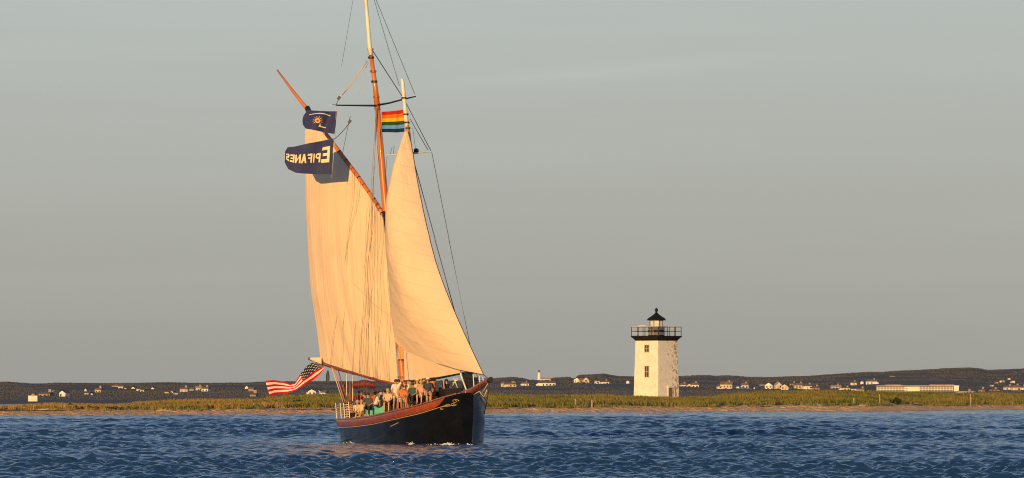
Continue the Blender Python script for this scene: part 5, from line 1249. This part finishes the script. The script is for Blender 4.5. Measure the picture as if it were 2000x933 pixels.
PE = [
 (680, .4, 'sit', RD, BK, 'person in a red jacket seated furthest astern under the boom', 'brown', 0, 0, None, -20, 'cabin'),
 (695, .2, 'sit', (.6, .06, .03), NV, 'person in an orange red top seated beside the red jacket', 'black', 1, 0, None, 20, 'cabin'),
 (706, 1.9, 'sit', (.70, .52, .28), (.6, .45, .3), 'person in pale yellow seated at the rail left of the turquoise cloth', 'blond', 0, 1, None, -30, 'seat'),
 (698, 1.5, 'sit', (.66, .56, .42), BK, 'person in a cream shirt seated behind the stern lifelines', 'grey', 0, 0, None, 10, 'seat'),
 (712, .2, 'stand', BK, BK, 'person in a black jacket standing behind the cockpit crowd', 'black', 0, 0, None, 30, 'deck'),
 (722, .7, 'lean', (.10, .06, .05), BK, 'person in a brown jacket leaning forward amidships', 'brown', 0, 0, None, -60, 'deck'),
 (733, 1.3, 'lean', WH, NV, 'person in a white shirt bending down above the turquoise cloth', 'grey', 0, 0, None, 60, 'deck'),
 (729, -.6, 'stand', (.5, .12, .05), BK, 'person with orange cap standing below the boom', 'brown', 1, 0, OG, 0, 'deck'),
 (741, .5, 'stand', (.02, .05, .03), BK, 'person in a dark green jacket standing left of the black coats', 'black', 0, 0, None, 15, 'deck'),
 (750, 1.5, 'stand', BK, BK, 'person in a long black coat, left of two black coats at the rail', 'black', 1, 0, None, -15, 'deck'),
 (759, 1.7, 'stand', (.02, .02, .03), BK, 'person in a long black coat, right of two black coats at the rail', 'brown', 0, 0, None, 20, 'deck'),
 (757, -.5, 'stand', (.45, .2, .1), NV, 'person in a rust shirt behind the two black coats', 'blond', 0, 0, None, 0, 'deck'),
 (773, 0, 'oneup', WH, (.70, .64, .55), 'dark haired woman in white top and shorts standing on the rail', 'black', 1, 1, None, 15, 'rail'),
 (783, 1.2, 'stand', (.06, .10, .11), BK, 'person in a slate top just right of the woman on the rail', 'brown', 0, 0, None, 0, 'deck'),
 (793, 1.6, 'up', OG, (.6, .2, .06), 'person in orange top and trousers with both arms raised', 'blond', 1, 0, None, -10, 'deck'),
 (789, -.4, 'up', (.6, .5, .36), (.3, .2, .1), 'person in a cream shirt with raised arms by the main mast', 'brown', 0, 0, None, 15, 'cabin'),
 (801, -.2, 'stand', (.62, .50, .36), BK, 'person in a cream shirt and white hat near the main mast', 'grey', 0, 0, WH, 0, 'cabin'),
 (806, 1.7, 'sit', (.04, .09, .10), BK, 'person in a dark teal top seated at the rail right of the orange figure', 'black', 1, 0, (.05, .08, .09), -20, 'rail'),
 (811, .3, 'oneup', WH, NV, 'person in white shirt and navy trousers with one arm up under the staysail', 'blond', 0, 0, None, 10, 'deck'),
 (816, 1.6, 'lean', (.55, .25, .2), BK, 'person in a salmon top bending at the rail under the staysail', 'brown', 0, 0, None, 50, 'deck'),
 (822, .6, 'stand', NV, (.5, .35, .2), 'person in a navy jacket and tan trousers under the staysail', 'black', 1, 0, None, -20, 'deck'),
 (828, 1.5, 'stand', (.60, .42, .27), BK, 'person in a tan shirt at the rail left of the orange mast foot', 'blond', 0, 0, None, 10, 'deck'),
 (832, .2, 'oneup', (.25, .10, .06), BK, 'person in a dark red shirt reaching up to the club boom', 'brown', 1, 0, None, 0, 'deck'),
 (838, 1.4, 'stand', (.10, .045, .03), (.5, .36, .24), 'person in a brown jacket and cream trousers left of the orange mast foot', 'black', 0, 0, None, -15, 'deck'),
 (860, .3, 'sit', BK, BK, 'person in black crouching right of the orange mast foot', 'brown', 1, 0, (.6, .5, .4), 0, 'deck'),
 (880, -.3, 'sit', (.14, .035, .035), (.12, .03, .03), 'person in maroon seated near the bow', 'brown', 1, 0, None, 20, 'seat'),
 (872, -.2, 'stand', BK, BK, 'person in black standing under the staysail nearest the bow', 'black', 0, 0, None, 0, 'deck'),
 (778, .9, 'sit', (.40, .16, .08), BK, 'person in a brown red top seated on the cabin beside the woman on the rail', 'black', 1, 0, None, 20, 'cabin'),
 (797, .9, 'sit', (.70, .60, .46), NV, 'person in a pale shirt seated on the cabin edge behind the raised arms', 'brown', 0, 0, None, -20, 'cabin'),
 (806, -.6, 'stand', (.05, .06, .07), BK, 'person in charcoal standing tall on the cabin under the staysail foot', 'brown', 0, 0, None, 0, 'cabin'),
 (815, .8, 'sit', (.66, .50, .30), (.4, .25, .15), 'person in a straw coloured top seated on the cabin under the staysail', 'blond', 0, 1, (.65, .55, .4), 10, 'cabin'),
 (824, -.9, 'stand', (.60, .20, .08), BK, 'person in a rust orange top far side of the cabin', 'brown', 1, 0, None, 0, 'cabin'),
 (834, .9, 'sit', BK, NV, 'person in a black top seated at the forward end of the cabin', 'black', 2, 0, None, -15, 'cabin'),
 (757, 0, 'sit', (.66, .46, .30), NV, 'person in a sand coloured shirt seated on the rail in front of the black coats', 'blond', 0, 1, None, -10, 'rail'),
 (786, 0, 'sit', (.62, .20, .07), WH, 'person in orange vest and white shorts seated on the rail right of the standing woman', 'brown', 1, 1, None, 10, 'rail'),
 (822, 0, 'sit', (.60, .32, .24), (.5, .4, .3), 'person in a pink top and cream shorts seated on the rail below the staysail', 'blond', 0, 1, None, -15, 'rail'),
 (835, 0, 'sit', (.04, .05, .09), (.6, .5, .4), 'person in navy top and cream shorts seated on the rail near the mast foot', 'brown', 1, 1, WH, 10, 'rail'),
 (767, 1.9, 'stand', (.10, .11, .12), BK, 'person in dark grey standing directly left of the woman on the rail', 'brown', 0, 0, None, 5, 'deck'),
 (744, -.8, 'stand', (.66, .5, .36), NV, 'person in a buff shirt on the far side below the boom', 'blond', 0, 0, (.6, .5, .4), 0, 'deck'),
 (719, 1.6, 'sit', (.06, .07, .08), BK, 'person in a dark top seated behind the turquoise cloth', 'black', 0, 0, None, -10, 'rail'),
 (686, 1.7, 'sit', (.5, .22, .1), BK, 'person in a rust top seated low behind the stern lifelines', 'brown', 1, 0, None, 0, 'seat'),
]
for (px, b, kd, tp_, lg, lab, hr, sk, sh, ht, fc, sf) in PE:
    person(px, b, kd, tp_, lg, lab, hr, sk, bool(sh), ht, fc, sf)

# ------------------------------------------------------------------ deck things
def teal():
    c = S(-9.6, 1.95, deck_z(-9.6)); t = empty('deck_box', c, 'deck box under a draped turquoise cloth at the rail', 'deck box')
    b = MB(); b.box((0, 0, .38), (.86, .55, .76)); b.build('box', M_WP, t)
    cl = MB()
    def fn(u, v):
        # cloth falling over the front and both ends
        x = (u - .5) * 1.12; 
        if v < .5: z = lerp(.08 + .05 * math.sin(u * 14), .79 + .16 * math.sin(PI * u * 1.6 - .4) ** 2, v * 2); y = -.30 - .03 * math.sin(u * 17) * (1 - v * 2)
        else: z = .79 + .16 * math.sin(PI * u * 1.6 - .4) ** 2; y = lerp(-.30, .30, (v - .5) * 2)
        return Vector((x, y, z))
    cl.grid(fn, 30, 12); cl.build('cloth', mat('turquoise_cloth', (.13, .50, .42), .85, (.09, .40, .34), scale=4), t, True)
teal()
def bag(a, b, s, c, lab):
    p = S(a, b, deck_z(a) + .05); t = empty('duffel_bag', p, lab, 'bag')
    k = MB(); k.grid(lambda u, v: Vector(((u - .5) * s * 1.4, s * .38 * math.sin(v * 2 * PI) * math.sin(PI * min(max(u, .04), .96)) ** .3, s * .38 + s * .38 * math.cos(v * 2 * PI) * math.sin(PI * min(max(u, .04), .96)) ** .3)), 10, 12, uvs=False); k.build('bag_body', cloth(c), t, True)
    h = MB(); h.tube([(-.2 * s, 0, s * .74), (0, 0, s * .95), (.2 * s, 0, s * .74)], .02, 5); h.build('handle', M_BLK, t)
bag(-13.6, 1.75, .6, BK, 'black duffel bag on deck behind the stern lifelines'); bag(-14.6, 1.6, .5, (.35, .28, .2), 'tan duffel bag on deck at the stern lifelines')
bag(-12.6, 1.9, .5, (.6, .45, .2), 'mustard bag on deck next to the seated figure in pale yellow')

# foam where the hull meets the water
def foam():
    X, Y, Z, Q = [], [], [], []
    for px, py, n, wd in ((685, 867, 10, 5), (802, 868.5, 40, 3), (872, 870, 60, 13), (877, 869, 26, 3), (916, 870, 10, 5)):
        for _ in range(n):
            x = px + RS.randn() * wd; D = 3.4 * F / (py - HZ + RS.randn() * .25) - .2; D = min(D, 400)
            p = P(x, HZ + 3.4 * F / D, D); X.append(p.x); Y.append(p.y); Z.append(.06 + abs(RS.randn()) * .05); Q.append(.018 + .035 * RS.rand())
    o = clumps('foam', np.array(X), np.array(Y), np.array(Z), np.array(Q), mat('foam', (.78, .80, .80), .8), sq=.45); tag(o, kind='stuff')
foam()
